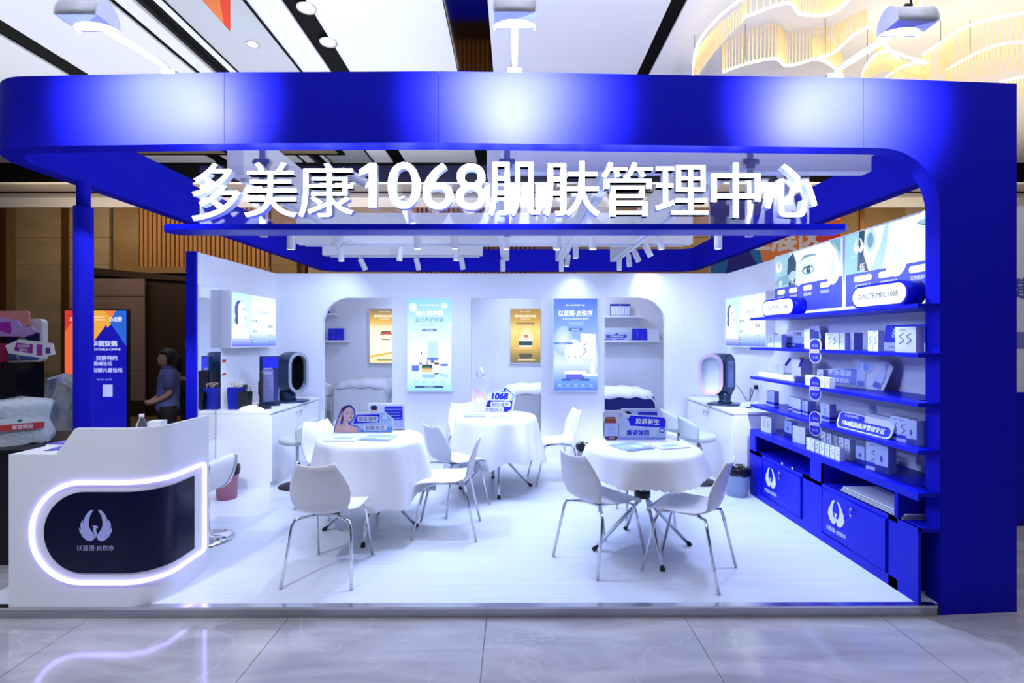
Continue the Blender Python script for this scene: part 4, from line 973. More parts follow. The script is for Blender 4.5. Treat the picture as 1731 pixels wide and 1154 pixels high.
# tall posters on the back partition
pw, ph = .62, 1.27
def grid_lines(a, xs, y): 
    for x in xs: a.rect(x-.03, x+.03, y, y+.012, (110, 160, 210)); a.rect(x-.035, x+.035, y-.02, y-.016, (150, 190, 225))
a = Art(); L, Rr, B, T = -.295, .295, -.62, .62
a.grad(L, Rr, B, T, [(0, (150, 220, 245)), (.12, (200, 240, 250)), (.35, (245, 253, 255)), (.55, (225, 248, 252)), (.85, (165, 220, 246)), (1, (140, 205, 240))])
for x, y, r_ in ((.2, .52, .045), (.26, .25, .05), (-.2, .13, .05), (.18, .16, .035), (-.22, .5, .06)): a.ell(x, y, r_, r_, (235, 252, 252), glow=(205, 240, 250))
a.text('◎ D-NUTRIMEC 1068', 0, .53, .022, (250, 255, 255), .26, .02)
a.text('持久营养期', 0, .42, .075, (244, 254, 255), .37, .03); a.text('延长养护效果', 0, .33, .062, (75, 135, 185), .38, .0)
a.lines(-.12, .12, [.265, .25], .004, (170, 210, 230)); a.rrect(-.10, .10, .175, .21, .017, (95, 130, 220)); a.text('修护与滋润', 0, .192, .018, (240, 248, 255), .13, .01)
a.poly([(-.03, -.22), (.12, -.22), (.12, .04), (-.02, .04)], (190, 225, 248)); a.rect(-.03, .12, -.21, -.18, (95, 110, 215)); a.rect(.02, .06, -.25, -.21, (95, 110, 215)); a.lines(0, .08, [-.03, -.16], .004, (150, 190, 220))
a.ell(-.10, -.2, .045, .09, (228, 244, 250)); a.rect(-.115, -.10, -.13, -.10, (60, 70, 120)); a.rect(-.135, -.10, -.27, -.24, (120, 130, 215)); a.ell(.2, -.2, .05, .06, (232, 246, 252)); a.rect(.15, .25, -.29, -.26, (95, 125, 220))
a.rrect(-.235, -.14, -.36, -.28, .012, (85, 120, 225)); a.rrect(-.10, .04, -.37, -.28, .012, (225, 195, 130)); a.rect(-.10, .04, -.32, -.27, (25, 70, 90)); a.rect(-.04, -.01, -.27, -.22, (205, 160, 150)); a.rect(-.08, .02, -.31, -.30, (150, 170, 120))
a.rrect(.07, .13, -.39, -.27, .008, (240, 248, 252)); a.rect(.07, .13, -.27, -.24, (120, 50, 60)); a.rect(.07, .13, -.40, -.385, (70, 60, 90)); a.poly([(-.1, -.4), (.09, -.4), (.07, -.45), (-.08, -.45)], (150, 200, 235)); a.poly([(.14, -.38), (.26, -.42), (.24, -.45), (.14, -.42)], (160, 215, 235))
grid_lines(a, (-.18, -.06, .06, .18), -.51); a.rrect(-.19, .19, -.585, -.555, .014, (45, 80, 140)); a.text('以专业呵护肌肤之美', 0, -.57, .014, (235, 248, 255), .33, .01)
lightbox((bx(727), Y1, 1.61), 0, pw, ph, .05, 'pale cyan lit poster with bottles and jars on the white partition', a, 'tall lit posters on the white partition', name='lit_poster')
a = Art()
a.grad(L, Rr, B, T, [(0, (75, 120, 235)), (.1, (110, 160, 248)), (.3, (215, 232, 252)), (.55, (150, 185, 248)), (.8, (110, 150, 240)), (1, (70, 110, 225))])
a.ell(-.16, .05, .13, .2, (235, 244, 254), glow=(160, 195, 250)); a.ell(-.02, -.1, .13, .17, (250, 253, 255), glow=(220, 236, 254))
a.text('◎ D-NUTRIMEC 1068', 0, .53, .022, (245, 250, 255), .26, .02); a.text('以蓝图·启秩序', 0, .42, .085, (240, 248, 255), .46, .028); a.text('科学护肤 启动肌肤秩序养护', 0, .345, .028, (225, 238, 255), .41, .02)
a.lines(-.09, .15, [.29, .27], .006, (210, 228, 255)); a.rrect(-.095, .095, .18, .222, .017, (70, 115, 215)); a.text('清洁与滋养', 0, .20, .02, (235, 244, 255), .13, .02); a.rect(L, -.04, -.0, .03, (90, 140, 215)); a.text('以肌肤定制1068', -.17, .015, .014, (235, 244, 255), .22, .01)
a.poly([(.07, -.2), (.07, .15), (.27, .14), (.27, -.2)], (236, 244, 254)); 
for p in ([(.10, -.02), (.15, .02), (.156, .015), (.106, -.025)], [(.10, -.04), (.14, -.08), (.146, -.075), (.106, -.035)], [(.14, -.08), (.09, -.14), (.096, -.145), (.148, -.085)]): a.poly(p, (60, 85, 190))
a.rrect(-.13, .12, -.48, -.38, .02, (90, 100, 225)); a.rrect(-.15, .14, -.40, -.36, .02, (245, 250, 255)); a.rrect(.20, .26, -.38, -.29, .01, (250, 253, 255)); a.rect(.21, .24, -.30, -.22, (250, 253, 255)); a.rect(.09, .295, -.42, -.39, (240, 246, 254))
for x in (-.09, 0, .07): a.rect(x-.02, x+.02, -.25, -.18, (225, 234, 250)); a.rect(x-.006, x+.006, -.18, -.15, (110, 150, 210))
a.rrect(-.19, .19, -.49, -.462, .012, (45, 90, 190)); a.text('以专业呵护肌肤之美', 0, -.476, .014, (235, 248, 255), .33, .01)
for x in (-.21, -.1, 0, .1, .21): a.text('养护', x, -.545, .018, (235, 244, 255), .04, .01); a.rect(x-.04, x+.04, -.575, -.571, (190, 215, 255))
lightbox((bx(972), Y1, 1.61), 0, pw, ph, .05, 'deeper blue lit poster with white carton and white Chinese heading on the partition', a, 'tall lit posters on the white partition', name='lit_poster')
# golden posters in the rear room
def gold(kind):
    a = Art(); L, Rr, B, T = -.255, .255, -.455, .455
    if kind: a.grad(L, Rr, B, T, [(0, (120, 110, 60)), (.15, (165, 140, 60)), (.35, (235, 195, 90)), (.6, (250, 225, 130)), (.8, (205, 160, 45)), (1, (165, 130, 45))]); a.ell(.02, -.0, .16, .18, (255, 246, 205), glow=(240, 205, 105))
    else: a.grad(L, Rr, B, T, [(0, (250, 225, 150)), (.2, (255, 250, 225)), (.6, (255, 246, 215)), (.78, (230, 180, 70)), (1, (120, 110, 95))])
    a.text('◎ D-NUTRIMEC', 0, .41, .02, (255, 250, 235), .2, .01); a.text('紧致提拉焕活肌肤', 0, .335, .045, (255, 250, 225), .42, .02); a.text('专属秩序焕采养护', 0, .285, .02, (255, 245, 215), .32, .005); a.rrect(-.16, .16, .195, .222, .012, (130, 105, 50) if kind else (225, 190, 110))
    a.rrect(-.11, .12, -.19, -.05, .02, (245, 240, 220) if kind else (240, 235, 230)); 
    if kind: a.rect(-.11, .12, -.16, -.09, (20, 70, 80)); a.rect(-.02, .05, -.06, .02, (190, 120, 90)); a.rect(-.12, .13, -.05, -.03, (230, 225, 205)); a.poly([(-.11, -.3), (.12, -.3), (.10, -.38), (-.09, -.38)], (80, 80, 60)); a.ell(.0, -.21, .22, .02, (225, 190, 110))
    else: a.rect(-.06, .1, .05, .08, (120, 90, 80)); a.rect(-.08, .12, .02, .05, (210, 90, 60)); a.poly([(-.25, -.33), (.25, -.25), (.25, -.28), (-.25, -.37)], (230, 190, 80)); a.rect(-.05, .08, -.07, -.05, (150, 140, 80))
    a.rrect(-.13, .16, -.415, -.4, .006, (235, 225, 190) if kind else (90, 80, 70)); return a
cx = lambda px: (px-CX)/F*(Y2)
lightbox((cx(652), Y2, 1.735), 0, .55, .94, .05, 'golden lit poster with a white jar, seen through the left arch', gold(0), 'golden posters in the rear room', name='gold_poster')
lightbox((cx(888), Y2, 1.735), 0, .55, .94, .05, 'golden lit poster with a dark green jar, behind the middle opening', gold(1), 'golden posters in the rear room', name='gold_poster')

# ================================================================ REAR ROOM
def shelf(x0, x1, z, lab, y=Y2, d=.2):
    o = obj('wall_shelf', MB().box(x0, x1, y-d, y-.001, z-.03, z), 'lacquer', bevel=.003); return tag(o, lab, 'shelf', 'white wall shelves in the rear room')
def carton(x, y, z, w_, d_, h_, rz, lab, style='s', name='product_box', grp=None):
    t = thing(name, lab, 'box', (x, y, z+.001), rz, grp)
    obj('carton', MB().box(-w_/2, w_/2, -d_/2, d_/2, 0, h_), 'bagblue' if style == 'blue' else 'paper', t)
    def face(a, W_, side):
        base = {'blue': (20, 30, 205), 'sky': (205, 218, 248), 'band': (228, 234, 250), 's': (238, 242, 252), 'plain': (232, 238, 250), 'duo': (190, 205, 240)}[style]
        a.rect(-W_/2, W_/2, 0, h_, base)
        if style in ('band', 'sky'): a.rect(-W_/2, W_/2, h_*.12, h_*.3, (40, 50, 190)); a.rect(-W_/2, W_/2, h_*.27, h_*.31, (190, 195, 225))
        if style in ('s', 'sky') and side == 0:
            for k in (-.18, .18) if W_ > .12 else (0,):
                u = W_*k; q = h_*.16
                for (p0, p1) in (((u+q*.6, h_*.78), (u-q*.6, h_*.64)), ((u-q*.6, h_*.64), (u+q*.6, h_*.5)), ((u+q*.6, h_*.5), (u-q*.6, h_*.34))):
                    a.poly([(p0[0], p0[1]), (p0[0], p0[1]-.006), (p1[0], p1[1]-.006), (p1[0], p1[1])], (45, 55, 150))
            a.lines(-W_*.3, W_*.1, [h_*.86, h_*.9], .003, (120, 130, 190))
        if style == 'plain': a.lines(-W_*.2, W_*.3, [h_*.5, h_*.8], .002, (170, 180, 215))
        if style == 'duo' and side == 0: a.rect(-W_/2, W_/2, 0, h_*.25, (40, 50, 150)); a.ell(0, h_*.5, W_*.12, h_*.12, (70, 80, 170))
        if style == 'blue' and side == 0: a.text('1068', W_*.25, h_*.12, .014, (190, 200, 250)); a.poly([(-W_*.3, h_*.9), (-W_*.28, h_*.9), (-W_*.1, h_*.6), (-W_*.12, h_*.4), (-W_*.2, h_*.1), (-W_*.22, h_*.1), (-W_*.14, h_*.4), (-W_*.12, h_*.6)], (160, 170, 245))
    a = Art(); face(a, w_, 0); a.build('print', t, off=d_/2)
    if style != 'blue' or True:
        a = Art(); face(a, d_, 1); o = a.build('side_print', t, off=w_/2); o.rotation_euler = (0, 0, PI/2)
        a = Art(); face(a, d_, 1); o = a.build('side_print', t, off=w_/2); o.rotation_euler = (0, 0, -PI/2)
    return t
shelf(cx(548), cx(593), 1.66, 'white wall shelf with a blue carton, seen through the left arch'); shelf(cx(548), cx(572), 2.11, 'small upper white shelf at the curve of the left arch')
shelf(cx(1010), cx(1112), 1.66, 'longer white wall shelf with products in the right arch'); shelf(cx(1010), cx(1085), 2.07, 'upper white wall shelf with framed card in the right arch')
carton(cx(572), Y2-.1, 1.66, .25, .05, .20, 0, 'deep blue flat carton on the shelf in the left arch', 'blue'); carton(cx(1078), Y2-.1, 1.66, .235, .05, .195, 0, 'deep blue flat carton on the shelf in the right arch', 'blue')
carton(cx(1101), Y2-.1, 1.66, .19, .06, .17, 0, 'white flat carton beside the blue one in the right arch', 'plain')
carton(cx(551), Y2-.1, 1.66, .04, .04, .17, 0, 'thin dark-printed carton left of the blue one in the left arch', 'duo'); carton(cx(559), Y2-.1, 2.11, .07, .05, .14, 0, 'white carton with dark print on the upper shelf of the left arch', 'duo')
t = thing('framed_card', 'blue framed card with three white columns on the upper shelf of the right arch', 'sign', (cx(1046), Y2-.12, 2.071), .0)
obj('frame', MB().box(-.17, .17, 0, .015, 0, .20), 'bagblue', t); a = Art(); a.rect(-.16, .16, .01, .165, (225, 232, 250)); a.text('护理项目', 0, .178, .012, (210, 220, 250), .1)
for k in (-.10, 0, .05, .1): a.rect(k-.02, k+.02, .02, .14, (120, 140, 200)); a.rect(k-.016, k+.016, .024, .136, (235, 240, 252))
a.build('print', t, off=.0005)
t = thing('shelf_sign', 'low blue and white lettered strip standing on the right arch shelf', 'sign', (cx(1038), Y2-.12, 1.661)); obj('board', MB().box(-.19, .2, 0, .006, 0, .13), 'paper', t)
a = Art(); a.rect(-.19, .2, 0, .13, (190, 200, 245)); a.rrect(-.16, .19, .04, .09, .02, (60, 75, 170)); a.text('专属美肤动态', .02, .065, .036, (235, 240, 255), .3, .02); a.rect(-.18, -.05, .01, .03, (60, 75, 170)); a.rect(0, .15, .01, .03, (60, 75, 170)); a.poly([(-.02, .09), (.03, .13), (.05, .09)], (60, 75, 170)); a.build('print', t, off=.0004)
def bed(x, y, w_, L_, z, m, top, lab, tilt=0, drape=.5):
    t = thing('treatment_bed', lab, 'bed', (x, y, FZ))
    g = []; n = 24
    rd = random.Random(int(x*10)+50)
    for (k, zz) in ((1.04, .02), (1.03, .25), (1.015, .5), (1.0, z-.06), (.97, z-.015), (.9, z), (.5, z+.006), (.05, z+.008)):
        row = []
        for i in range(4*n):
            e = i//n; f = (i % n)/n*2-1
            px_, py_ = {0: (f, -1), 1: (1, f), 2: (-f, 1), 3: (-1, -f)}[e]; wv = rd.uniform(-.006, .006)+.012*math.sin(i*.7)*(1-zz/z)
            row.append(((px_*w_/2)*(k+wv), (py_*L_/2)*(k+wv), zz+(py_*tilt if zz > .3 else 0)))
        g.append(row)
    obj('mattress_cover', MB().grid(g, closed_u=True), m, t)
    g = []
    for j in range(9):
        row = []
        for i in range(25):
            u, v = i/24*2-1, j/8*2-1; edge = max(0, abs(u)-.8)*5
            row.append((u*w_*.55, -L_*.18+v*L_*.33+.01*math.sin(i*1.3), z+.05+(v*.3-.0)*tilt+.02*math.sin(i*.9+j)*.6+.03*(1-u*u)-edge*drape*.25-(.10 if j == 0 else 0)))
        g.append(row)
    obj('blanket', MB().grid(g), top, t, solid=.012)
    return t
b_ = bed((615-CX)/F*7.55, 7.95, .80, 1.15, .93, 'blanket', 'blanket', 'facial bed draped in shiny pale grey cover behind the left arch')
b_ = bed((905-CX)/F*7.45, 7.9, .95, 1.15, .84, 'blanket', 'blanket_w', 'facial bed with white cover over grey, behind the middle opening')
b_ = bed((1060-CX)/F*7.35, 7.9, .80, 1.15, .79, 'navy_cloth', 'blanket_w', 'navy-skirted facial bed with white folded cover behind the right arch')
def trolley_device(x, y, lab, s=1):
    t = thing('salon_device', lab, 'device', (x, y, FZ))
    obj('column', MB().box(-.10*s, .10*s, -.09, .09, .06, .80*s), 'plastic', t, bevel=.02); obj('base', MB().box(-.16*s, .16*s, -.14, .14, .0, .06), 'plastic', t, bevel=.01)
    obj('head', MB().prism([(-.11*s, .80*s), (.13*s, .80*s), (.13*s, .95*s), (-.02, 1.02*s), (-.11*s, .98*s)], -.09, .09, 'y'), 'plastic', t)
    obj('arm', MB().tube([(-.05, -.05, .95*s), (-.08, -.1, 1.08*s), (-.02, -.13, 1.16*s)], .018, 10).tube([(-.02, -.13, 1.16*s), (.04, -.16, 1.03*s)], .028, 10), 'lacquer', t); return t
trolley_device(cx(815)+.02, 8.2, 'white salon device with a small arm, seen in the middle opening'); trolley_device(cx(556)+.12, 8.0, 'slim white salon device at the left edge of the left arch', .92)
# ================================================================ BLUE DISPLAY UNIT (right wall)
XF = 2.467; YA, YE = 3.24, 5.27
un = thing('display_unit', 'blue base cabinet with open niches and white winged emblems along the right wall', 'cabinet', (XF, (YA+YE)/2, FZ), -PI/2)
# local x: 0 centre, + towards camera; local y: into the wall
ul = lambda Y: (YA+YE)/2-Y
D_ = 2.885-XF; L2 = (YE-YA)/2; EX = .165; EW = 2.597-XF
obj('top_board', MB().box(-L2, L2, 0, D_, .655, .68).box(L2, L2+EX, 0, EW, .655, .68), 'blue_gloss', un, bevel=.002)
mb = MB().box(-L2, -L2+.03, .002, D_, 0, .655).box(L2-.03, L2, .002, D_, 0, .655).box(ul(4.20), ul(4.05), .002, D_, 0, .655).box(-L2, L2, D_-.01, D_, 0, .655)
mb.box(-L2+.03, L2-.03, .002, D_-.01, .44, .465).box(L2, L2+EX, .002, EW, .44, .465)
obj('body', mb, 'blue', un)
mb = MB().box(-L2, L2, 0, .02, .63, .655).box(-L2, L2, 0, .02, 0, .07)
mb.box(-L2, ul(5.02), 0, .02, .07, .465).box(ul(4.31), ul(4.04), 0, .02, .07, .465).box(ul(3.32), L2+EX, 0, .02, 0, .465).box(-L2, L2, 0, .02, .435, .465).box(L2, L2+EX, 0, .02, .63, .655)
mb.box(-L2, ul(5.16), 0, .02, .465, .63).box(ul(4.20), ul(4.05), 0, .02, .465, .63)
obj('face_frame', mb, 'blue_gloss', un)
def door(Ya, Yb, proud, emb, key):
    x0, x1 = ul(Ya)+.003, ul(Yb)-.003
    d = obj('door', MB().box(x0, x1, -proud, .018, .08, .43), 'blue_gloss', un, bevel=.002)
    if emb:
        a = Art(); c = (x0+x1)/2; a.emblem(c, .285, .19, (235, 240, 255)); a.text('以蓝图·启秩序', c, .145, .036, (225, 232, 255), .26, .015); a.build('logo', d, off=proud)
    xx = x0+.03
    if not emb: obj('lock', MB().tube([(xx, -proud, .385), (xx, -proud-.018, .385)], .010, 10).box(xx-.002, xx+.002, -proud-.022, -proud-.017, .345, .39).tube([(xx+.004, -proud-.02, .345), (xx+.01, -proud-.02, .33)], .007, 8), 'chrome', d)
door(5.01, 4.675, .002, True, True); door(4.675, 4.32, .012, False, True); door(4.03, 3.685, .002, True, True); door(3.685, 3.33, .012, False, True)
for i, Y in enumerate((4.62, 4.45)):
    t = thing('cabinet_key', 'small silver key lying on the upper door edge of the rear door pair, '+('left' if i == 0 else 'right')+' one', 'key', (XF-.004, Y, FZ+.466)); obj('key', MB().box(-.006, .014, -.014, .014, 0, .022), 'chrome', t)
t = thing('acrylic_tray', 'stack of clear acrylic sheets lying in the front niche of the blue unit', 'tray', (XF+.16, 3.56, FZ+.4655), 0)
for k in range(3): obj('sheet', MB().box(-.14+.01*k, .14, -.34, .28, .012*k, .012*k+.008), 'glass_frost' if k < 2 else 'paper', t)
SZ = (1.905, 1.60, 1.295, 1.005)
nm = ('top', 'second', 'third', 'lowest')
for z, n_ in zip(SZ, nm):
    o = obj('wall_shelf', MB().prism([(XF, YE), (XF, 3.075), (2.597, 3.075), (2.597, YA), (2.888, YA), (2.888, YE)], z-.026, z), 'blue_gloss', bevel=.002); tag(o, n_+' long blue shelf on the right wall', 'shelf', 'blue wall shelves')
# big lit face panels
def face_box(kind):
    w_, h_ = (1.14 if kind == 0 else 1.02), .66; a = Art(); x0, x1, y0, y1 = -w_/2+.015, w_/2-.015, -h_/2+.015, h_/2-.015; yb = y0+.30
    a.grad(x0, x1, y0, y0+.035, [(0, (215, 235, 205)), (1, (235, 245, 235))]); a.grad(x0, x1, y0+.035, yb, [(0, (35, 60, 225)), (1, (50, 65, 215))])
    a.rect(x0, x1, yb, y1, (236, 250, 254))
    if kind == 0:
        a.ell(x0+.60, yb+.13, .19, .105, (186, 218, 232), glow=(236, 250, 254)); a.ell(x0+.46, yb+.10, .06, .12, (200, 228, 240), glow=(236, 250, 254)); a.ell(x1-.12, yb+.08, .10, .14, (205, 232, 242), glow=(236, 250, 254))
        a.poly([(x0, yb), (x0, y1), (x0+.30, y1), (x0+.38, yb+.05), (x0+.36, yb)], (150, 195, 215)); a.poly([(x0+.28, yb), (x0+.25, yb+.12), (x0+.27, y1-.05), (x0+.36, y1), (x0+.42, yb+.22), (x0+.40, yb)], (35, 70, 100))
        a.ell(x0+.18, yb+.065, .17, .05, (120, 165, 195), rot=.1); a.ell(x0+.35, yb+.10, .07, .045, (170, 205, 225), rot=.2)
        a.poly([(x0+.46, yb+.2), (x0+.56, yb+.27), (x0+.72, yb+.26), (x0+.76, yb+.235), (x0+.7, yb+.245), (x0+.56, yb+.24)], (110, 160, 180))
        a.ell(x0+.62, yb+.12, .10, .040, (120, 165, 190), rot=-.03); a.ell(x0+.63, yb+.118, .078, .026, (220, 240, 246)); a.ell(x0+.63, yb+.118, .034, .033, (30, 65, 95)); a.ell(x0+.64, yb+.128, .007, .007, (240, 250, 255)); a.poly([(x0+.52, yb+.12), (x0+.56, yb+.15), (x0+.64, yb+.162), (x0+.72, yb+.14), (x0+.64, yb+.15), (x0+.57, yb+.14)], (30, 60, 90))
        a.poly([(x1-.16, y1), (x1, y1-.16), (x1, y1)], (110, 165, 185)); a.poly([(x1-.12, y1), (x1, y1-.22), (x1, y1-.14)], (165, 205, 220))
        pills = (.15, .38, .63, .90); wp = .075; tx = ('柔肤', '舒缓', '紧致', '焕亮')
    else:
        a.ell(x0+.86, yb+.26, .13, .085, (192, 222, 236), glow=(236, 250, 254)); a.ell(x1-.07, yb+.10, .065, .10, (200, 228, 240), glow=(236, 250, 254)); a.ell(x0+.56, yb+.08, .12, .16, (214, 236, 246), glow=(236, 250, 254))
        a.poly([(x0, yb), (x0, y1), (x0+.16, y1), (x0+.24, yb+.1), (x0+.22, yb)], (150, 205, 225)); a.poly([(x0+.15, yb+.02), (x0+.17, y1), (x0+.24, y1), (x0+.22, yb+.14), (x0+.28, yb)], (30, 65, 95))
        a.ell(x0+.30, yb+.24, .06, .09, (185, 220, 235)); a.ell(x0+.30, yb+.24, .035, .06, (110, 160, 190)); a.poly([(x0+.3, yb), (x0+.4, yb+.16), (x0+.46, y1), (x0+.5, y1), (x0+.46, yb+.1), (x0+.42, yb)], (175, 215, 232))
        a.ell(x0+.86, yb+.265, .10, .030, (60, 105, 140), rot=-.12, a0=PI, a1=2*PI); a.ell(x0+.86, yb+.262, .09, .018, (150, 190, 210), rot=-.1); a.poly([(x1-.1, yb+.12), (x1, yb+.08), (x1, yb+.03), (x1-.09, yb+.06)], (120, 170, 200)); a.ell(x1-.03, yb+.05, .025, .01, (40, 75, 110))
        pills = (.22, .50, .80); wp = .105; tx = ('柔嫩', '抗皱', '洁净')
    a.emblem(x0+.10 if kind == 0 else x0+.17, y1-.11, .12, (245, 250, 255)); a.text('以蓝图', x0+.1, y1-.19, .018, (240, 248, 255), .09)
    for p, s_ in zip(pills, tx):
        a.rrect(x0+p-wp, x0+p+wp, yb-.075, yb-.025, .025, (244, 248, 255)); a.text('护理方案', x0+p, yb-.05, .018, (170, 180, 215), wp*1.2); a.text(s_+'肌肤秩序', x0+p, yb-.11, .032, (235, 240, 255), wp*1.7, .01)
    for u, s_ in ((pills[0], '壹' if kind == 0 else '伍'), (pills[1], '贰' if kind == 0 else '陆')): a.text(s_, x0+u, yb+.04, .06, (248, 252, 255), .07, .01)
    return a
lightbox((2.885, 4.855, 2.238), -PI/2, 1.135, .66, .085, 'lit panel with a close-up open eye and eyebrow above the blue shelves', face_box(0), fr=.015, name='face_panel')
lightbox((2.885, 3.755, 2.238), -PI/2, 1.02, .66, .085, 'lit panel with a closed eye above the blue shelves, next to the pillar', face_box(1), fr=.015, name='face_panel')
# stadium shaped light signs on the top shelf
for yc, w_, txt, lab in ((4.83, .58, 'D-NUTRIMEC 1068', 'pill-shaped lit sign on the top shelf, the further one from the pillar'), (3.49, .54, 'D-NUTRIMEC 1068', 'pill-shaped lit sign on the top shelf, right beside the pillar')):
    t = thing('pill_sign', lab, 'sign', (2.52, yc, 1.906), -PI/2, 'pill signs on the top shelf'); h_ = .168
    pts = [(z, x) for x, z in stadium(h_/2, w_/2, 12)]
    obj('case', MB().prism([(x, z+h_/2) for x, z in pts], 0, .12, 'y', True), 'blue_gloss', t)
    pin = [(z, x+h_/2) for x, z in stadium(h_/2-.016, w_/2-.016, 12)]
    obj('lit_face', MB().prism(pin, -.004, 0, 'y'), 'lit_sign', t)
    a = Art(); a.text(txt, 0, h_/2, .036, (45, 48, 62), .38, .006); a.build('lettering', t, 'print', off=.005)
# oval tags clipped on shelf edges
for z, (s1, s2), n_ in ((1.59, ('晨起', '洁面'), 'upper'), (1.285, ('晚安', '修护'), 'middle'), (.995, ('净肤', '焕亮'), 'lowest')):
    t = thing('oval_tag', n_+' of the three upright oval blue tags on the shelf edges', 'tag', (XF-.004, 4.11, z), -PI/2+.5, 'oval tags on the shelf edges')
    st_ = stadium(.046, .10, 10); obj('plate', MB().prism(st_, -.012, -.004, 'y'), 'paper', t)
    obj('clip', MB().box(-.02, .02, -.004, .02, -.012, .012), 'paper', t)
    a = Art(); a.poly([(x*.9, y*.95) for x, y in st_], (0, 5, 165)); a.rect(-.044, .044, -.018, .012, (190, 180, 205)); a.text(s1, 0, .042, .024, (150, 160, 240), .05); a.text(s2, 0, -.052, .024, (150, 160, 240), .05); a.lines(-.03, .03, [-.004], .003, (90, 90, 150)); a.build('print', t, off=.0125)
# products: (px, X, z level, w, d, h, yaw, style, label)
B0 = FZ+.68
items = [
 (1306, 2.66, 1.60, .12, .04, .14, 0, 's', 'white carton at the rear end of the second shelf'),
 (1319, 2.66, 1.60, .14, .05, .13, 0, 'plain', 'pale carton beside the end one on the second shelf'),
 (1368, 2.58, 1.60, .08, .04, .17, 0, 's', 'slim tall carton before the bottle-shaped sign on the second shelf'),
 (1377, 2.62, 1.60, .06, .04, .15, 0, 'plain', 'slim pale carton just right of the bottle-shaped sign on the second shelf'),
 (1411, 2.60, 1.60, .13, .05, .135, .25, 's', 'white carton with double zigzag mid second shelf'),
 (1424, 2.62, 1.60, .10, .05, .135, .2, 's', 'white carton touching the double-zigzag one on the second shelf'),
 (1442, 2.68, 1.60, .12, .07, .135, 0, 'plain', 'grey-sided carton right of the mid pair on the second shelf'),
 (1476, 2.56, 1.60, .05, .04, .145, 0, 's', 'slim white carton left of the lettered blue card on the second shelf'),
 (1485, 2.56, 1.60, .05, .04, .145, 0, 's', 'second slim carton left of the lettered blue card on the second shelf'),
 (1537, 2.56, 1.60, .13, .07, .165, .3, 's', 'large white zigzag carton in front of the lettered blue card, by the pillar'),
 (1292, 2.58, 1.295, .05, .05, .04, 0, 'band', 'small clear box with blue base at the rear end of the third shelf'),
 (1300, 2.60, 1.295, .05, .05, .04, 0, 'band', 'second small clear box with blue base on the third shelf'),
 (1391, 2.62, 1.295, .07, .05, .13, .1, 's', 'upright white carton behind the row of tiny boxes on the third shelf'),
 (1401, 2.68, 1.295, .10, .05, .12, .1, 'plain', 'grey-white carton left of the two-bottle sign on the third shelf'),
 (1306, 2.62, 1.005, .155, .05, .155, 0, 'sky', 'pale blue zigzag carton at the rear end of the lowest shelf'),
 (1341, 2.66, 1.005, .10, .04, .13, 0, 'band', 'small banded carton behind the pair on the lowest shelf'),
 (1352, 2.62, 1.005, .13, .06, .135, 0, 'band', 'larger banded carton in the middle of a group of three on the lowest shelf'),
 (1367, 2.64, 1.005, .09, .07, .125, 0, 'sky', 'pale carton at the right of a group of three on the lowest shelf'),
 (1400, 2.60, 1.005, .10, .06, .145, .15, 'sky', 'zigzag carton right of the lowest oval tag on the lowest shelf'),
 (1492, 2.74, 1.005, .26, .05, .11, 0, 'plain', 'long white carton behind the blue slogan plate on the lowest shelf'),
 (1521, 2.60, 1.005, .085, .06, .16, .2, 'sky', 'leftmost of three cartons by the pillar on the lowest shelf'),
 (1533, 2.60, 1.005, .085, .06, .16, .2, 'sky', 'middle of three cartons by the pillar on the lowest shelf'),
 (1548, 2.58, 1.005, .07, .07, .16, .2, 'duo', 'darker rightmost of three cartons by the pillar on the lowest shelf'),
 (1299, 2.56, B0, .17, .05, .155, .1, 's', 'white double-zigzag carton at the rear end of the base cabinet top'),
 (1337, 2.66, B0, .13, .06, .15, 0, 'duo', 'blue-grey carton behind a pale one on the base cabinet top'),
 (1356, 2.60, B0, .15, .07, .15, .2, 'plain', 'pale square carton mid base cabinet top'),
 (1482, 2.60, B0, .12, .05, .20, .35, 'sky', 'tall zigzag carton at the front of the base cabinet top'),
 (1497, 2.62, B0, .10, .07, .19, .2, 'duo', 'tall blue carton right of the zigzag one on the base cabinet front')]
for px, X, z, w_, d_, h_, yaw, stl, lab in items:
    carton(X, F*X/(px-CX), z, w_, d_, h_, -PI/2+yaw, lab, stl, grp='product cartons on the blue unit')
n = 0
for row, k0, k1, Y0, X, h_, zz in ((0, 0, 6, 4.22, 2.52, .085, B0), (1, 0, 5, 4.19, 2.60, .085, B0), (2, 0, 5, 4.19, 2.60, .085, B0+.0865)):
    pass
for k in range(7): carton(2.52, 4.28-.105*k*.62, B0, .05, .045, .10, -PI/2, 'tiny white carton in the front row on the base cabinet, %s from the rear' % ('first', 'second', 'third', 'fourth', 'fifth', 'sixth', 'seventh')[k], 's', grp='tiny cartons on the base cabinet')
for k in range(5): carton(2.615, 4.22-.075*k, B0, .06, .045, .16, -PI/2, 'taller slim carton behind the tiny front row, %s from the rear' % ('first', 'second', 'third', 'fourth', 'fifth')[k], 's', grp='slim cartons behind the tiny row')
carton(2.64, 3.80, B0, .10, .06, .13, -PI/2, 'dark blue carton right of the tiny cartons on the base cabinet top', 'duo')
for k in range(5): carton(2.50, 4.26-.058*k*1.2, 1.295, .05, .045, .085, -PI/2, 'tiny white carton on the third shelf edge, %s from the rear' % ('first', 'second', 'third', 'fourth', 'fifth')[k], 's', grp='tiny cartons on the third shelf')
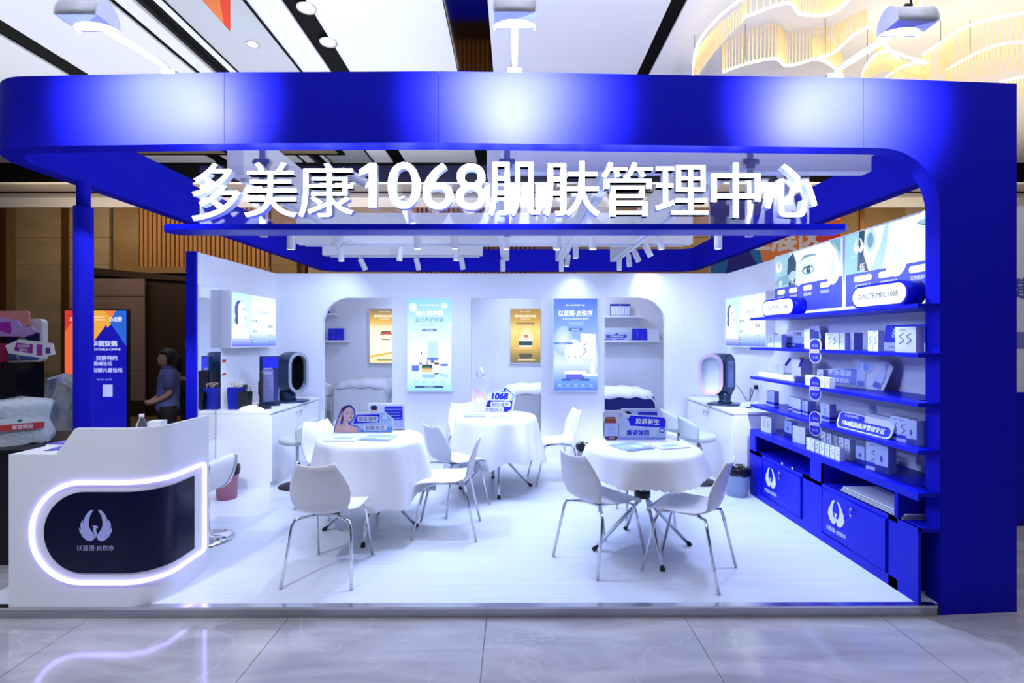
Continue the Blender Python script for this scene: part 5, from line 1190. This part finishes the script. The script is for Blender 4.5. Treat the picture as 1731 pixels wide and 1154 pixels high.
# white tray with a small display on the third shelf
t = thing('display_tray', 'white tray with small cards and sachets on the third shelf', 'tray', (2.66, 4.90, 1.296), -PI/2)
obj('tray', MB().box(-.30, .30, -.14, .14, 0, .05), 'lacquer', t, bevel=.008)
for x, a_ in ((-.14, .3), (-.03, -.2)): obj('sachet', MB().box(x-.05, x+.05, -.05, -.04, .05, .13), 'paper', t)
obj('open_box', MB().box(.10, .26, -.02, .09, .05, .20), 'paper', t)
obj('box_flap', MB().add([(.10, -.02, .20), (.08, -.06, .13), (.05, -.06, .14), (.07, -.02, .21), (.10, -.015, .20), (.08, -.055, .13), (.05, -.055, .14), (.07, -.015, .21)], [(0, 1, 2, 3), (7, 6, 5, 4), (0, 4, 5, 1), (2, 6, 7, 3), (3, 7, 4, 0), (1, 5, 6, 2)]).add([(.26, -.02, .20), (.29, -.06, .13), (.32, -.06, .14), (.30, -.02, .21), (.26, -.015, .20), (.29, -.055, .13), (.32, -.055, .14), (.30, -.015, .21)], [(0, 1, 2, 3), (7, 6, 5, 4), (0, 4, 5, 1), (2, 6, 7, 3), (3, 7, 4, 0), (1, 5, 6, 2)]), 'bagblue', t)
t = thing('price_tag', 'little white card with red top stuck on the wall above the white tray', 'card', (2.887, 5.05, 1.44), -PI/2); obj('card', MB().box(-.04, .04, -.003, 0, -.06, .06), 'paper', t); obj('red_top', MB().box(-.04, .04, -.004, -.003, .035, .06), 'red', t)
# shelf signs
def shsign(name, lab, X, Y, z, pts, a, yaw=0, lean=-.12):
    t = thing(name, lab, 'sign', (X, Y, z+.001), 0); t.rotation_euler = (Matrix.Rotation(-PI/2+yaw, 3, 'Z') @ Matrix.Rotation(lean, 3, 'X')).to_euler()
    obj('board', MB().prism(pts, 0, .008, 'y'), 'paper', t); a.build('print', t, off=.0004)
bt = lambda x, y, s=1: [(x-.02*s, y), (x+.03*s, y), (x+.03*s, y+.09*s), (x+.012*s, y+.12*s), (x+.012*s, y+.17*s), (x-.008*s, y+.17*s), (x-.008*s, y+.12*s), (x-.025*s, y+.09*s)]
a = Art(); a.poly([(-.24, 0), (.16, 0), (.2, .09), (-.2, .12), (-.24, .09)], (195, 210, 245)); a.poly([(-.25, .0), (.12, .0), (.10, .04), (-.25, .045)], (40, 55, 200)); a.text('干燥肌', -.08, .135, .036, (70, 80, 140), .17, .01); a.text('肌肤干燥', -.15, .022, .024, (235, 240, 255), .12, .015); a.text('补水', -.12, .08, .04, (230, 238, 255), .1, .01)
a.poly([(.0, .03), (.12, .05), (.16, .19), (.12, .2), (.08, .1), (.0, .06)], (212, 222, 245)); a.poly(bt(.14, .02, 1.05), (222, 230, 248)); a.rect(.12, .17, .03, .08, (150, 170, 230))
shsign('shelf_sign', 'cutout sign with slanted lettering and a bottle at the rear of the second shelf', 2.76, 4.83, 1.60, [(-.27, -.0), (.2, -.0), (.23, .1), (.19, .21), (.09, .21), (.03, .165), (-.2, .165), (-.27, .08)], a, .15)
a = Art(); a.rrect(-.24, .24, .0, .19, .025, (240, 243, 252)); a.rrect(-.235, .235, .06, .19, .02, (20, 35, 205)); a.text('奉', -.13, .125, .085, (240, 245, 255), .1, .02); a.text('初', .15, .12, .085, (240, 245, 255), .1, .02); a.text('脆皮', 0, .032, .034, (50, 60, 130), .09, .02); a.text('D-NUTRIMEC', -.14, .03, .014, (70, 80, 150), .09)
shsign('shelf_sign', 'blue rounded card with large white characters behind cartons on the second shelf', 2.75, 3.49, 1.60, rr_pts(-.245, .245, 0, .195, .03), a, .1)
a = Art(); a.poly([(-.25, .03), (-.25, .12), (-.05, .15), (.06, .15), (.06, .02)], (110, 135, 225)); a.text('补水保湿', -.12, .115, .05, (236, 240, 252), .24, .03); a.text('润泽肌肤', -.11, .05, .04, (236, 240, 252), .22, .03)
a.ell(.08, .17, .07, .05, (170, 200, 245)); a.ell(.08, .17, .04, .03, (120, 160, 235)); a.poly(bt(.06, 0, 1.35), (205, 218, 245)); a.poly([(.04, .02), (.095, .02), (.095, .06), (.035, .06)], (90, 120, 215))
p2 = [(.17+(x)*.87+(y)*.35, y*.93-x*.3) for x, y in bt(0, .01, 1.35)]; a.poly(p2, (205, 218, 245)); a.poly([(.17+x*.87+y*.35, y*.93-x*.3) for x, y in [(-.02, .02), (.035, .02), (.035, .065), (-.025, .065)]], (60, 85, 205))
shsign('shelf_sign', 'cutout sign with two leaning bottles and outlined lettering on the third shelf', 2.70, 4.02, 1.295, [(-.27, .01), (.02, 0), (.14, -.0), (.24, .0), (.30, .18), (.26, .225), (.12, .235), (.0, .235), (-.02, .165), (-.27, .13)], a, .35)
a = Art(); a.rrect(-.255, .255, .008, .078, .035, (20, 40, 205)); a.rrect(-.255, .0, .05, .118, .02, (20, 40, 205)); a.text('D-NUTRIMEC', -.13, .10, .018, (230, 236, 255), .14, .02); a.text('1068肌肤秩序管理专区', 0, .045, .042, (240, 244, 255), .45, .03, .1)
shsign('slogan_plate', 'blue slogan plate with white border reading 1068 on the lowest shelf', 2.52, 3.66, 1.005, rr_pts(-.27, .27, 0, .125, .04), a, .05, -.3)

# ================================================================ CHANDELIER
ribs = [  # polyline of the light line in image px at height z, direction of rods, height
 ('a', [(1172, 128), (1174, 95), (1182, 70), (1200, 45), (1225, 20), (1260, -8)], 4.95, -.26),
 ('b', [(1255, 30), (1330, 5), (1350, 22), (1385, 26), (1410, 20), (1435, 0), (1450, -20)], 4.75, .30),
 ('c', [(1222, 122), (1260, 108), (1310, 99), (1330, 111), (1375, 100), (1410, 88), (1440, 62), (1468, 46)], 4.75, .32),
 ('d', [(1374, 99), (1395, 104), (1415, 118), (1425, 130)], 4.72, .22),
 ('e', [(1458, 126), (1466, 108), (1482, 92), (1505, 86), (1535, 97), (1567, 106), (1545, 106), (1520, 116), (1498, 130)], 4.8, -.16),
 ('f', [(1472, 44), (1492, 70), (1520, 100)], 4.95, -.16),
 ('g', [(1560, 92), (1590, 72), (1620, 52), (1665, 34), (1740, 20)], 4.95, -.30),
 ('h', [(1600, 118), (1640, 95), (1690, 75), (1745, 70)], 4.8, -.22),
 ('i', [(1690, 138), (1735, 128), (1790, 120)], 4.7, -.2), ('j', [(1550, 20), (1560, -5), (1575, -30)], 4.8, .25)]
ch = thing('chandelier', 'amber chandelier of wavy glass rod ribbons with warm light lines under the hall ceiling', 'chandelier', (0, 0, 0))
nr = 0; rest = MB()
rod_mesh = None
for nme, P_, z, hh in ribs:
    pts = []
    for (px, py) in P_:
        s = (CY-py)/(z-H); Y = F/s; pts.append(Vector(((px-CX)/s, Y, z)))
    sm = []
    for i in range(len(pts)-1):
        p0, p1, p2, p3 = pts[max(i-1, 0)], pts[i], pts[i+1], pts[min(i+2, len(pts)-1)]
        for k in range(8):
            u = k/8; sm.append(.5*((2*p1)+(-p0+p2)*u+(2*p0-5*p1+4*p2-p3)*u*u+(-p0+3*p1-3*p2+p3)*u**3))
    sm.append(pts[-1]); 
    obj('light_line', MB().tube(sm, .013, 6), 'gold_led', ch)
    # rods
    acc = 0; last = sm[0]; L_ = 0
    for q in sm[1:]:
        seg = (q-last).length; m_ = max(1, int(seg/.034))
        for j in range(m_):
            p = last.lerp(q, j/m_); hz_ = hh*(1+.35*math.sin(L_*2.3)); z0_, z1_ = sorted((p.z, p.z+hz_)); z1_ = min(z1_, CZ-.02)
            lean = .10*math.sin(L_*1.1)
            rest.tube([(p.x, p.y, z0_), (p.x+lean*.6, p.y+lean, z1_)], .0085, 4); L_ += seg/m_
        last = q
    if pts[0].z < 5: obj('suspension_wire', MB().tube([pts[1], (pts[1].x, pts[1].y, CZ)], .003, 5), 'cable', ch)
o = obj('glass_rods', rest, 'rod', ch); o['kind'] = 'stuff'

# ================================================================ HALL OBJECTS
# orange banner corner hanging above
t = thing('hanging_banner', 'orange and red pointed banner hanging from above at the top left', 'banner', (-2.55, 4.5, 4.44), 0)
obj('panel', MB().prism([(-.27, .30), (.0, 0), (.0, .45), (-.40, .45)], 0, .01, 'y'), 'red', t)
a = Art(); a.poly([(-.27, .30), (-.05, .06), (-.12, .45), (-.40, .45)], (240, 130, 70)); a.poly([(-.05, .06), (0, 0), (0, .45), (-.12, .45)], (235, 70, 40)); a.build('print', t, off=.001)
# digital poster stand
def poly_sign_art(w_, h_):
    a = Art(); x0, x1, y0, y1 = -w_/2+.02, w_/2-.02, 0, h_
    a.rect(x0, x1, y0, y1, (12, 12, 165)); a.poly([(x0, y1), (x0, y1-1.05), (x0+.30, y1-.62), (x0+.45, y1)], (225, 95, 50)); a.poly([(x0, y1), (x0, y1-.3), (x0+.2, y1)], (200, 50, 40))
    a.poly([(x0+.18, y1), (x0+.32, y1-.5), (x1-.12, y1-.1), (x1-.28, y1)], (225, 160, 60)); a.poly([(x1-.3, y1), (x1-.1, y1-.2), (x1-.02, y1)], (225, 120, 60)); a.poly([(x0+.28, y1-.58), (x1-.27, y1-.2), (x1-.1, y1-.55)], (12, 12, 165)); a.poly([(x1-.22, y1-.16), (x1, y1-.5), (x1, y1), (x1-.14, y1)], (35, 95, 200))
    a.text('万舰会', x0+.13, y1-.12, .05, (235, 225, 230), .13, .02); a.lines(x0+.38, x0+.55, [y1-.1, y1-.14], .02, (235, 200, 150)); a.text('心启新', x1-.14, y1-.12, .07, (225, 232, 250), .17, .02)
    a.text('华润双鹤', .12, y1-.46, .085, (190, 200, 250), .42, .03); a.text('DOUBLE-CRANE', .16, y1-.54, .035, (190, 200, 250), .4, .02); a.text('双鹤特约', .15, y1-.66, .07, (180, 190, 250), .36, .02); a.text('高峰论坛', .10, y1-.74, .06, (180, 190, 250), .34, .02)
    a.text('健康产业创新共建论坛', .03, y1-.83, .065, (180, 190, 250), .74, .02); a.text('09:00-16:00', .12, y1-.96, .03, (130, 145, 230), .3); a.rect(x0+.13, x0+.2, y1-.5, y1-.38, (190, 215, 110))
    a.rect(.1, .23, .53, .70, (165, 175, 235)); return a
t = thing('digital_poster', 'tall blue and orange digital poster stand behind the left blue pole', 'display', (-5.83, 7.0, 0), .06)
obj('case', MB().box(-.43, .43, 0, .05, .33, 2.10), 'black', t, bevel=.006); obj('leg', MB().box(-.35, -.3, -.15, .2, 0, .34), 'black', t); obj('leg', MB().box(.3, .35, -.15, .2, 0, .34), 'black', t)
o = poly_sign_art(.86, 1.73).build('screen_print', t, 'screen', off=.003); o.location = (0, 0, .35)
# exhibition zone banner on the right
t = thing('zone_banner', 'orange and blue banner wall with white characters above the right booth wall', 'banner', (4.2, 8.1, 0), 0)
obj('panel', MB().box(-1.05, 1.05, 0, .06, .02, 3.95), 'white', t)
for s_ in (-1.0, 1.0): obj('foot', MB().box(s_-.04, s_+.04, -.3, .35, 0, .03), 'black_metal', t)
a = Art(); a.rect(-1.05, 1.05, .02, 3.95, (8, 10, 135)); a.poly([(-1.05, 2.5), (-1.05, 3.3), (-.75, 3.0), (-.85, 2.5)], (10, 110, 170)); a.poly([(-.75, 2.4), (-.45, 3.15), (-.1, 2.4)], (8, 10, 135)); a.poly([(-1.05, 3.3), (-.45, 3.15), (-.2, 2.7), (-.05, 3.2), (-.7, 3.6)], (15, 115, 180)); a.poly([(-.3, 2.6), (.1, 2.5), (1.05, 3.2), (1.05, 3.95), (.6, 3.95), (.2, 3.4)], (238, 120, 50)); a.poly([(.2, 3.4), (.55, 3.2), (.4, 2.9), (-.2, 2.9), (-.3, 3.3)], (240, 140, 70)); a.poly([(.5, 3.3), (1.05, 3.45), (1.05, 3.05), (.8, 2.95)], (228, 60, 40))
a.text('企业展区', -.08, 3.30, .42, (235, 228, 232), 1.75, .03); a.build('print', t, off=.001)
# neighbouring booth on the far right
t = thing('neighbour_booth', 'edge of a neighbouring booth with white wall and blue base beyond the right pillar', 'booth', (4.2, 4.6, 0), 0)
obj('wall_panel', MB().box(0.2, 1.6, 0, .08, 1.2, 2.9), 'white', t); obj('base_panel', MB().box(0.2, 1.6, -.02, .1, 0, 1.2), 'blue_gloss', t)
a = Art()
for k, s_ in enumerate('健康服务'): a.text(s_, .42+.25*k, 2.15, .2, (90, 100, 170), .2, .02)
a.rect(.25, 1.5, 1.6, 1.75, (120, 130, 190)); a.build('print', t, off=.001)
# neighbouring stand on the left edge
t = thing('display_fridge', 'low black display cooler with products at the left edge of the hall', 'display', (-5.92, 5.2, 0))
obj('cabinet_body', MB().box(-.6, .76, 0, .32, 0, 1.44), 'gloss_black', t, bevel=.01); obj('divider', MB().box(.28, .33, -.01, 0, .1, 1.4), 'slatback', t)
a = Art(); a.ell(.42, 1.15, .03, .02, (150, 40, 60)); a.rrect(.5, .62, 1.38, 1.41, .01, (160, 40, 50)); a.text('兴', .16, 1.22, .12, (190, 190, 220), .1); a.build('print', t, off=.0115)
t = thing('light_box', 'rounded lit box of blue product pictures on the black cooler', 'light box', (-5.27, 5.38, 1.441)); obj('frame', MB().prism(rr_pts(-.2, .22, 0, .46, .05), 0, .06, 'y'), 'plastic', t)
a = Art(); a.rrect(-.17, .19, .02, .44, .03, (25, 35, 110)); a.ell(.0, .2, .06, .07, (215, 190, 190)); a.rect(-.16, .18, .03, .08, (80, 130, 200)); a.rect(-.19, .2, .31, .44, (225, 228, 240)); a.text('甲鱼', .0, .375, .09, (20, 25, 80), .22, .03); a.build('print', t, off=.001)
t = thing('carton_display', 'crimson cartons heaped on the black cooler', 'box', (-5.43, 5.15, 1.441), .1); obj('carton', MB().box(-.3, .18, -.08, .06, 0, .20), mat('crimson', (.28, .01, .05), .4), t, bevel=.01); a = Art(); a.ell(-.12, .09, .08, .05, (225, 120, 140)); a.ell(.05, .05, .05, .03, (80, 120, 190)); a.build('print', t, off=.081)
t = thing('header_sign', 'salmon pink rounded header board with magenta cloud lettering at the far left', 'sign', (-5.40, 5.28, 1.52)); obj('header_board', MB().prism(rr_pts(-.6, .30, .30, .46, .04), 0, .02, 'y'), mat('salmon', (.75, .28, .25), .5), t); obj('support', MB().box(-.02, .02, .02, .04, -.08, .35), 'black_metal', t)
cl_ = [(-.6, .20), (.28, .19), (.36, .21), (.40, .25), (.35, .29), (.25, .30), (.2, .36), (.05, .385), (-.2, .37), (-.6, .36)]
obj('cloud_board', MB().prism(cl_, -.03, -.01, 'y'), mat('lilac_board', (.55, .35, .75), .4), t); a = Art(); a.text('肆喝', .02, .285, .13, (175, 40, 185), .34, .05); a.text('放', -.35, .285, .13, (175, 40, 185), .2, .05); a.build('print', t, off=.0305)
t = thing('ribbon_sign', 'small purple and white ribbon-shaped sign hanging in front of the lit box', 'sign', (-4.88, 5.05, 1.46)); obj('support', MB().tube([(-.34, .25, -.019), (-.34, .22, .05), (.02, .03, .08), (.02, .02, .2)], .008, 8), 'plastic', t)
obj('board', MB().prism([(-.24, .16), (-.1, .22), (.1, .2), (.24, .18), (.26, .07), (.1, .04), (-.2, .08)], 0, .01, 'y'), 'plastic', t); a = Art(); a.poly([(-.15, .11), (.04, .08), (.04, .17), (-.12, .19)], (150, 40, 160)); a.text('挑战来喝', -.05, .155, .03, (240, 225, 240), .14, .02); a.text('赢好礼', -.05, .115, .03, (240, 225, 240), .14, .02); a.rect(.08, .14, .06, .17, (170, 60, 180)); a.rect(.17, .22, .08, .14, (110, 50, 150)); a.build('print', t, off=.001)
# table with bubble wrapped bundle
t = thing('side_table', 'black draped table behind the low end of the reception counter', 'table', (-4.15, 4.1, 0)); obj('drape', MB().box(-.75, .62, -.35, .4, 0, .84), 'black_metal', t, bevel=.01); obj('tabletop', MB().box(-.77, .64, -.37, .42, .84, .862), 'black_metal', t)
rd = random.Random(9); g = []
for j in range(13):
    v = j/12; row = []; ww = .225+.02*math.sin(v*9); 
    for k in range(40):
        a_ = 2*PI*k/40; q = 1+.035*math.sin(5*a_+v*7)+rd.uniform(-.015, .015); sq = (abs(math.cos(a_))**.5*(1 if math.cos(a_) > 0 else -1), abs(math.sin(a_))**.5*(1 if math.sin(a_) > 0 else -1)); tp = 1 if v < .85 else (1-(v-.85)*1.6); tp = .0 if j == 12 else tp
        row.append((sq[0]*ww*q*tp, sq[1]*.16*q*tp, v*.40+(rd.uniform(-.01, .01))))
    g.append(row)
t = thing('wrapped_bundle', 'bubble-wrapped bundle with a red and white label on the black table', 'package', (-3.93, 4.0, .865), .75); t.scale = (.82, .82, .9); obj('wrap_body', MB().grid(g, closed_u=True), 'bubble', t)
a = Art(); a.rect(-.19, .17, .13, .235, (215, 222, 226)); a.rect(-.19, .17, .13, .185, (195, 60, 65)); a.text('家庭快运', .02, .158, .04, (235, 225, 230), .14, .02); a.poly([(-.02, .21), (.0, .195), (.02, .21), (.0, .23)], (40, 130, 130)); o = a.build('label_print', t, off=.18)
t = thing('printed_bag', 'crumpled white plastic bags with blue stripes heaped beside the digital poster', 'bag', (-5.55, 6.1, 0)); 
g = []
for j in range(11):
    v = j/10; g.append([((.27*(1-v*.5)+rd.uniform(-.02, .02))*math.cos(2*PI*k/28)+v*.08, (.3*(1-v*.5)+rd.uniform(-.02, .02))*math.sin(2*PI*k/28), v*1.28*(1-.06*math.cos(2*PI*k/28*2))+rd.uniform(-.02, .02)) if j < 10 else (.08, 0, 1.27) for k in range(28)])
M['striped'] = mat('striped_bag', (.8, .76, .66), .5, noise=(.02, .16, .5), nscale=2.6, stretch=(2.5, 2.5, 1), bump=.3)
obj('bag_body', MB().grid(g, closed_u=True, smooth=False), 'striped', t)

# ================================================================ PEOPLE
def skin_mesh(name, nodes, edges, m, parent, lv=2):
    me = bpy.data.meshes.new(name); me.from_pydata([n_[:3] for n_ in nodes], edges, []); o = bpy.data.objects.new(name, me); C.objects.link(o); o.parent = parent
    md = o.modifiers.new('skin', 'SKIN'); md.use_smooth_shade = True
    sv = me.skin_vertices[0].data
    for i, n_ in enumerate(nodes):
        sv[i].radius = (n_[3], n_[4] if len(n_) > 4 and n_[4] else n_[3]); sv[i].use_root = (i == 0)
    o.modifiers.new('sub', 'SUBSURF').levels = lv; o.modifiers['sub'].render_levels = lv; me.materials.append(M[m] if isinstance(m, str) else m); return o
def loft(name, rings, m, parent, n=24, solid=0):
    """rings: (cx, cy, z, rx, ry)"""
    g = [[(c[0]+c[3]*math.cos(2*PI*k/n), c[1]+c[4]*math.sin(2*PI*k/n), c[2]) for k in range(n)] for c in rings]
    mb = MB().grid(g, closed_u=True); mb.add(g[0], [tuple(range(n))]); mb.add(g[-1], [tuple(range(n))]); return obj(name, mb, m, parent)
def person(loc, rz, lab, s, shirt, female=True, arms='clasped'):
    t = thing('person', lab, 'person', loc, rz); t.scale = (s, s, s)
    # 1.60 m figure facing +Y
    sh = .175 if female else .20
    if arms == 'clasped': el = (.215, .00, 1.00); wr = (.09, .17, .93); hd = (.03, .205, .925)
    else: el = (.23, .02, 1.02); wr = (.16, .2, 1.0); hd = (.14, .25, 1.03)
    N = [(0, 0, .90, .11, .10), (0, -.01, 1.02, .10, .085), (0, -.01, 1.16, .115, .09), (0, -.015, 1.27, .095, .075), (0, -.005, 1.345, .05), (0, .01, 1.40, .048)]
    E_ = [(0, 1), (1, 2), (2, 3), (3, 4), (4, 5)]
    for sg_ in (1, -1):
        k = len(N); N += [(sg_*sh*.96, -.01, 1.27, .042), (sg_*el[0]*(1 if sg_ > 0 else 1), el[1], el[2]+.03, .038), (sg_*wr[0], wr[1], wr[2], .025), (sg_*hd[0], hd[1], hd[2], .026, .018)]
        E_ += [(3, k), (k, k+1), (k+1, k+2), (k+2, k+3)]
        k = len(N); N += [(sg_*.085, 0, .84, .085), (sg_*.09, .01, .47, .056), (sg_*.09, -.015, .09, .036), (sg_*.095, .03, .045, .035), (sg_*.10, .13, .03, .032)]
        E_ += [(0, k), (k, k+1), (k+1, k+2), (k+2, k+3), (k+3, k+4)]
        if sg_ > 0 or True:
            for f in range(4):   # fingers closing over the other hand
                q = len(N); yy = hd[1]+.012-.004*f; zz = hd[2]+.016-.013*f
                N += [(sg_*(hd[0]-.035), yy+.012, zz, .0085), (sg_*(hd[0]-.062), yy+.006-.01*sg_, zz-.006, .007)]; E_ += [(len(N)-2-0, len(N)-1), (6+3 if sg_ > 0 else k-1, len(N)-2)] if False else [(q, q+1), (k-1, q)]
            q = len(N); N += [(sg_*(hd[0]-.01), hd[1]+.02, hd[2]+.035, .009)]; E_ += [(k-1, q)]
    body = skin_mesh('body', N, E_, 'skin', t)
    # head
    rings = []
    for z, rx, ry, cy in ((1.375, .02, .02, .035), (1.385, .042, .048, .035), (1.41, .056, .068, .028), (1.44, .066, .080, .018), (1.475, .072, .088, .010), (1.51, .074, .092, .004), (1.545, .070, .088, 0), (1.575, .055, .070, 0), (1.592, .03, .04, 0), (1.598, .004, .004, 0)): rings.append((0, cy, z, rx, ry))
    g = []
    for c in rings:
        row = []
        for k in range(32):
            a = 2*PI*k/32; x, y = c[3]*math.cos(a), c[4]*math.sin(a); fx = math.exp(-(x/.016)**2) if y > 0 else 0
            y += fx*(.020*math.exp(-((c[2]-1.462)/.016)**2)+.008*math.exp(-((c[2]-1.425)/.010)**2)+.008*math.exp(-((c[2]-1.39)/.012)**2)); 
            if y > 0: y -= .008*math.exp(-((abs(x)-.028)/.014)**2)*math.exp(-((c[2]-1.49)/.014)**2)
            row.append((x+c[0], y+c[1], c[2]))
        g.append(row)
    h = obj('head', MB().grid(g, closed_u=True), 'skin', t); md = h.modifiers.new('sub', 'SUBSURF'); md.levels = 1; md.render_levels = 1
    mb = MB()
    for s_ in (-1, 1): mb.lathe([(.001, .012), (.012, .008), (.017, 0), (.012, -.012), (.001, -.018)], 10, c=(s_*.072, -.005, 1.475), sx=.5)
    obj('ear', mb, 'skin', h)
    for s_ in (-1, 1): obj('eye', MB().lathe([(.001, .006), (.008, .003), (.010, 0), (.008, -.003), (.001, -.006)], 10, c=(s_*.028, .083, 1.487), sy=.5), 'black', h); obj('eyebrow', MB().box(s_*.028-.014, s_*.028+.014, .082, .090, 1.507, 1.512), 'hair', h)
    obj('mouth', MB().lathe([(.001, .005), (.018, .001), (.018, -.001), (.001, -.005)], 12, c=(0, .092, 1.423), sy=.5), mat('lips', (.35, .10, .09), .5), h)
    g = []
    for j, z in enumerate((1.40, 1.43, 1.46, 1.50, 1.54, 1.575, 1.60, 1.612)):
        r_ = (.058, .073, .083, .087, .085, .072, .045, .005)[j]; row = []
        for k in range(32):
            a = 2*PI*k/32; x, y = r_*math.cos(a), r_*1.15*math.sin(a)-.008
            front = math.sin(a) > .15 and z < 1.535
            if front: y = min(y, .02); x = x*(.86 if z < 1.5 else .93)
            row.append((x, y, z+(.0 if math.sin(a) < .2 else .012*(z < 1.52))))
        g.append(row)
    obj('hair', MB().grid(g, closed_u=True), 'hair', t)
    # polo shirt: torso and short sleeves
    sm = mat('shirt_cloth', shirt, .8, bump=.25, nscale=25)
    loft('shirt', [(0, 0, .80, .165, .125), (0, 0, .86, .168, .13), (0, -.005, .98, .155, .122), (0, -.01, 1.10, .158, .125), (0, -.012, 1.20, .168, .122), (0, -.014, 1.28, .175, .105), (0, -.01, 1.33, .145, .088), (0, -.004, 1.352, .062, .062), (0, 0, 1.375, .058, .058)], sm, t)
    for s_ in (1, -1):
        obj('sleeve', MB().tube([(s_*(sh-.06), -.012, 1.28), (s_*sh, -.01, 1.275), (s_*(sh+.022), -.005, 1.20), (s_*(sh+.035), -.002, 1.10)], [.06, .064, .062, .060], 16), sm, t)
    obj('collar', MB().lathe([(.07, 1.335), (.064, 1.37), (.055, 1.385), (.06, 1.35)], 20), sm, t)
    for s_ in (1, -1): obj('trouser_leg', MB().tube([(s_*.085, 0, .88), (s_*.088, .0, .78), (s_*.09, .01, .48), (s_*.09, -.01, .06)], [.10, .10, .075, .065], 16), 'trouser', t)
    for s_ in (1, -1): obj('shoe', MB().prism(rr_pts(s_*.095-.042, s_*.095+.042, -.07, .17, .04), 0, .06, 'z'), 'black', t)
    return t
person(((283-CX)/F*6.3, 6.3, 0), PI/2+.7, 'person with short black hair in a blue polo shirt, hands clasped, facing left', .975, (.10, .13, .36))
person(((327-CX)/F*7.3, 7.3, 0), -.3+PI, 'person in black clothes standing half hidden behind the blue wall end', 1.1, (.008, .008, .01), False, 'fwd')
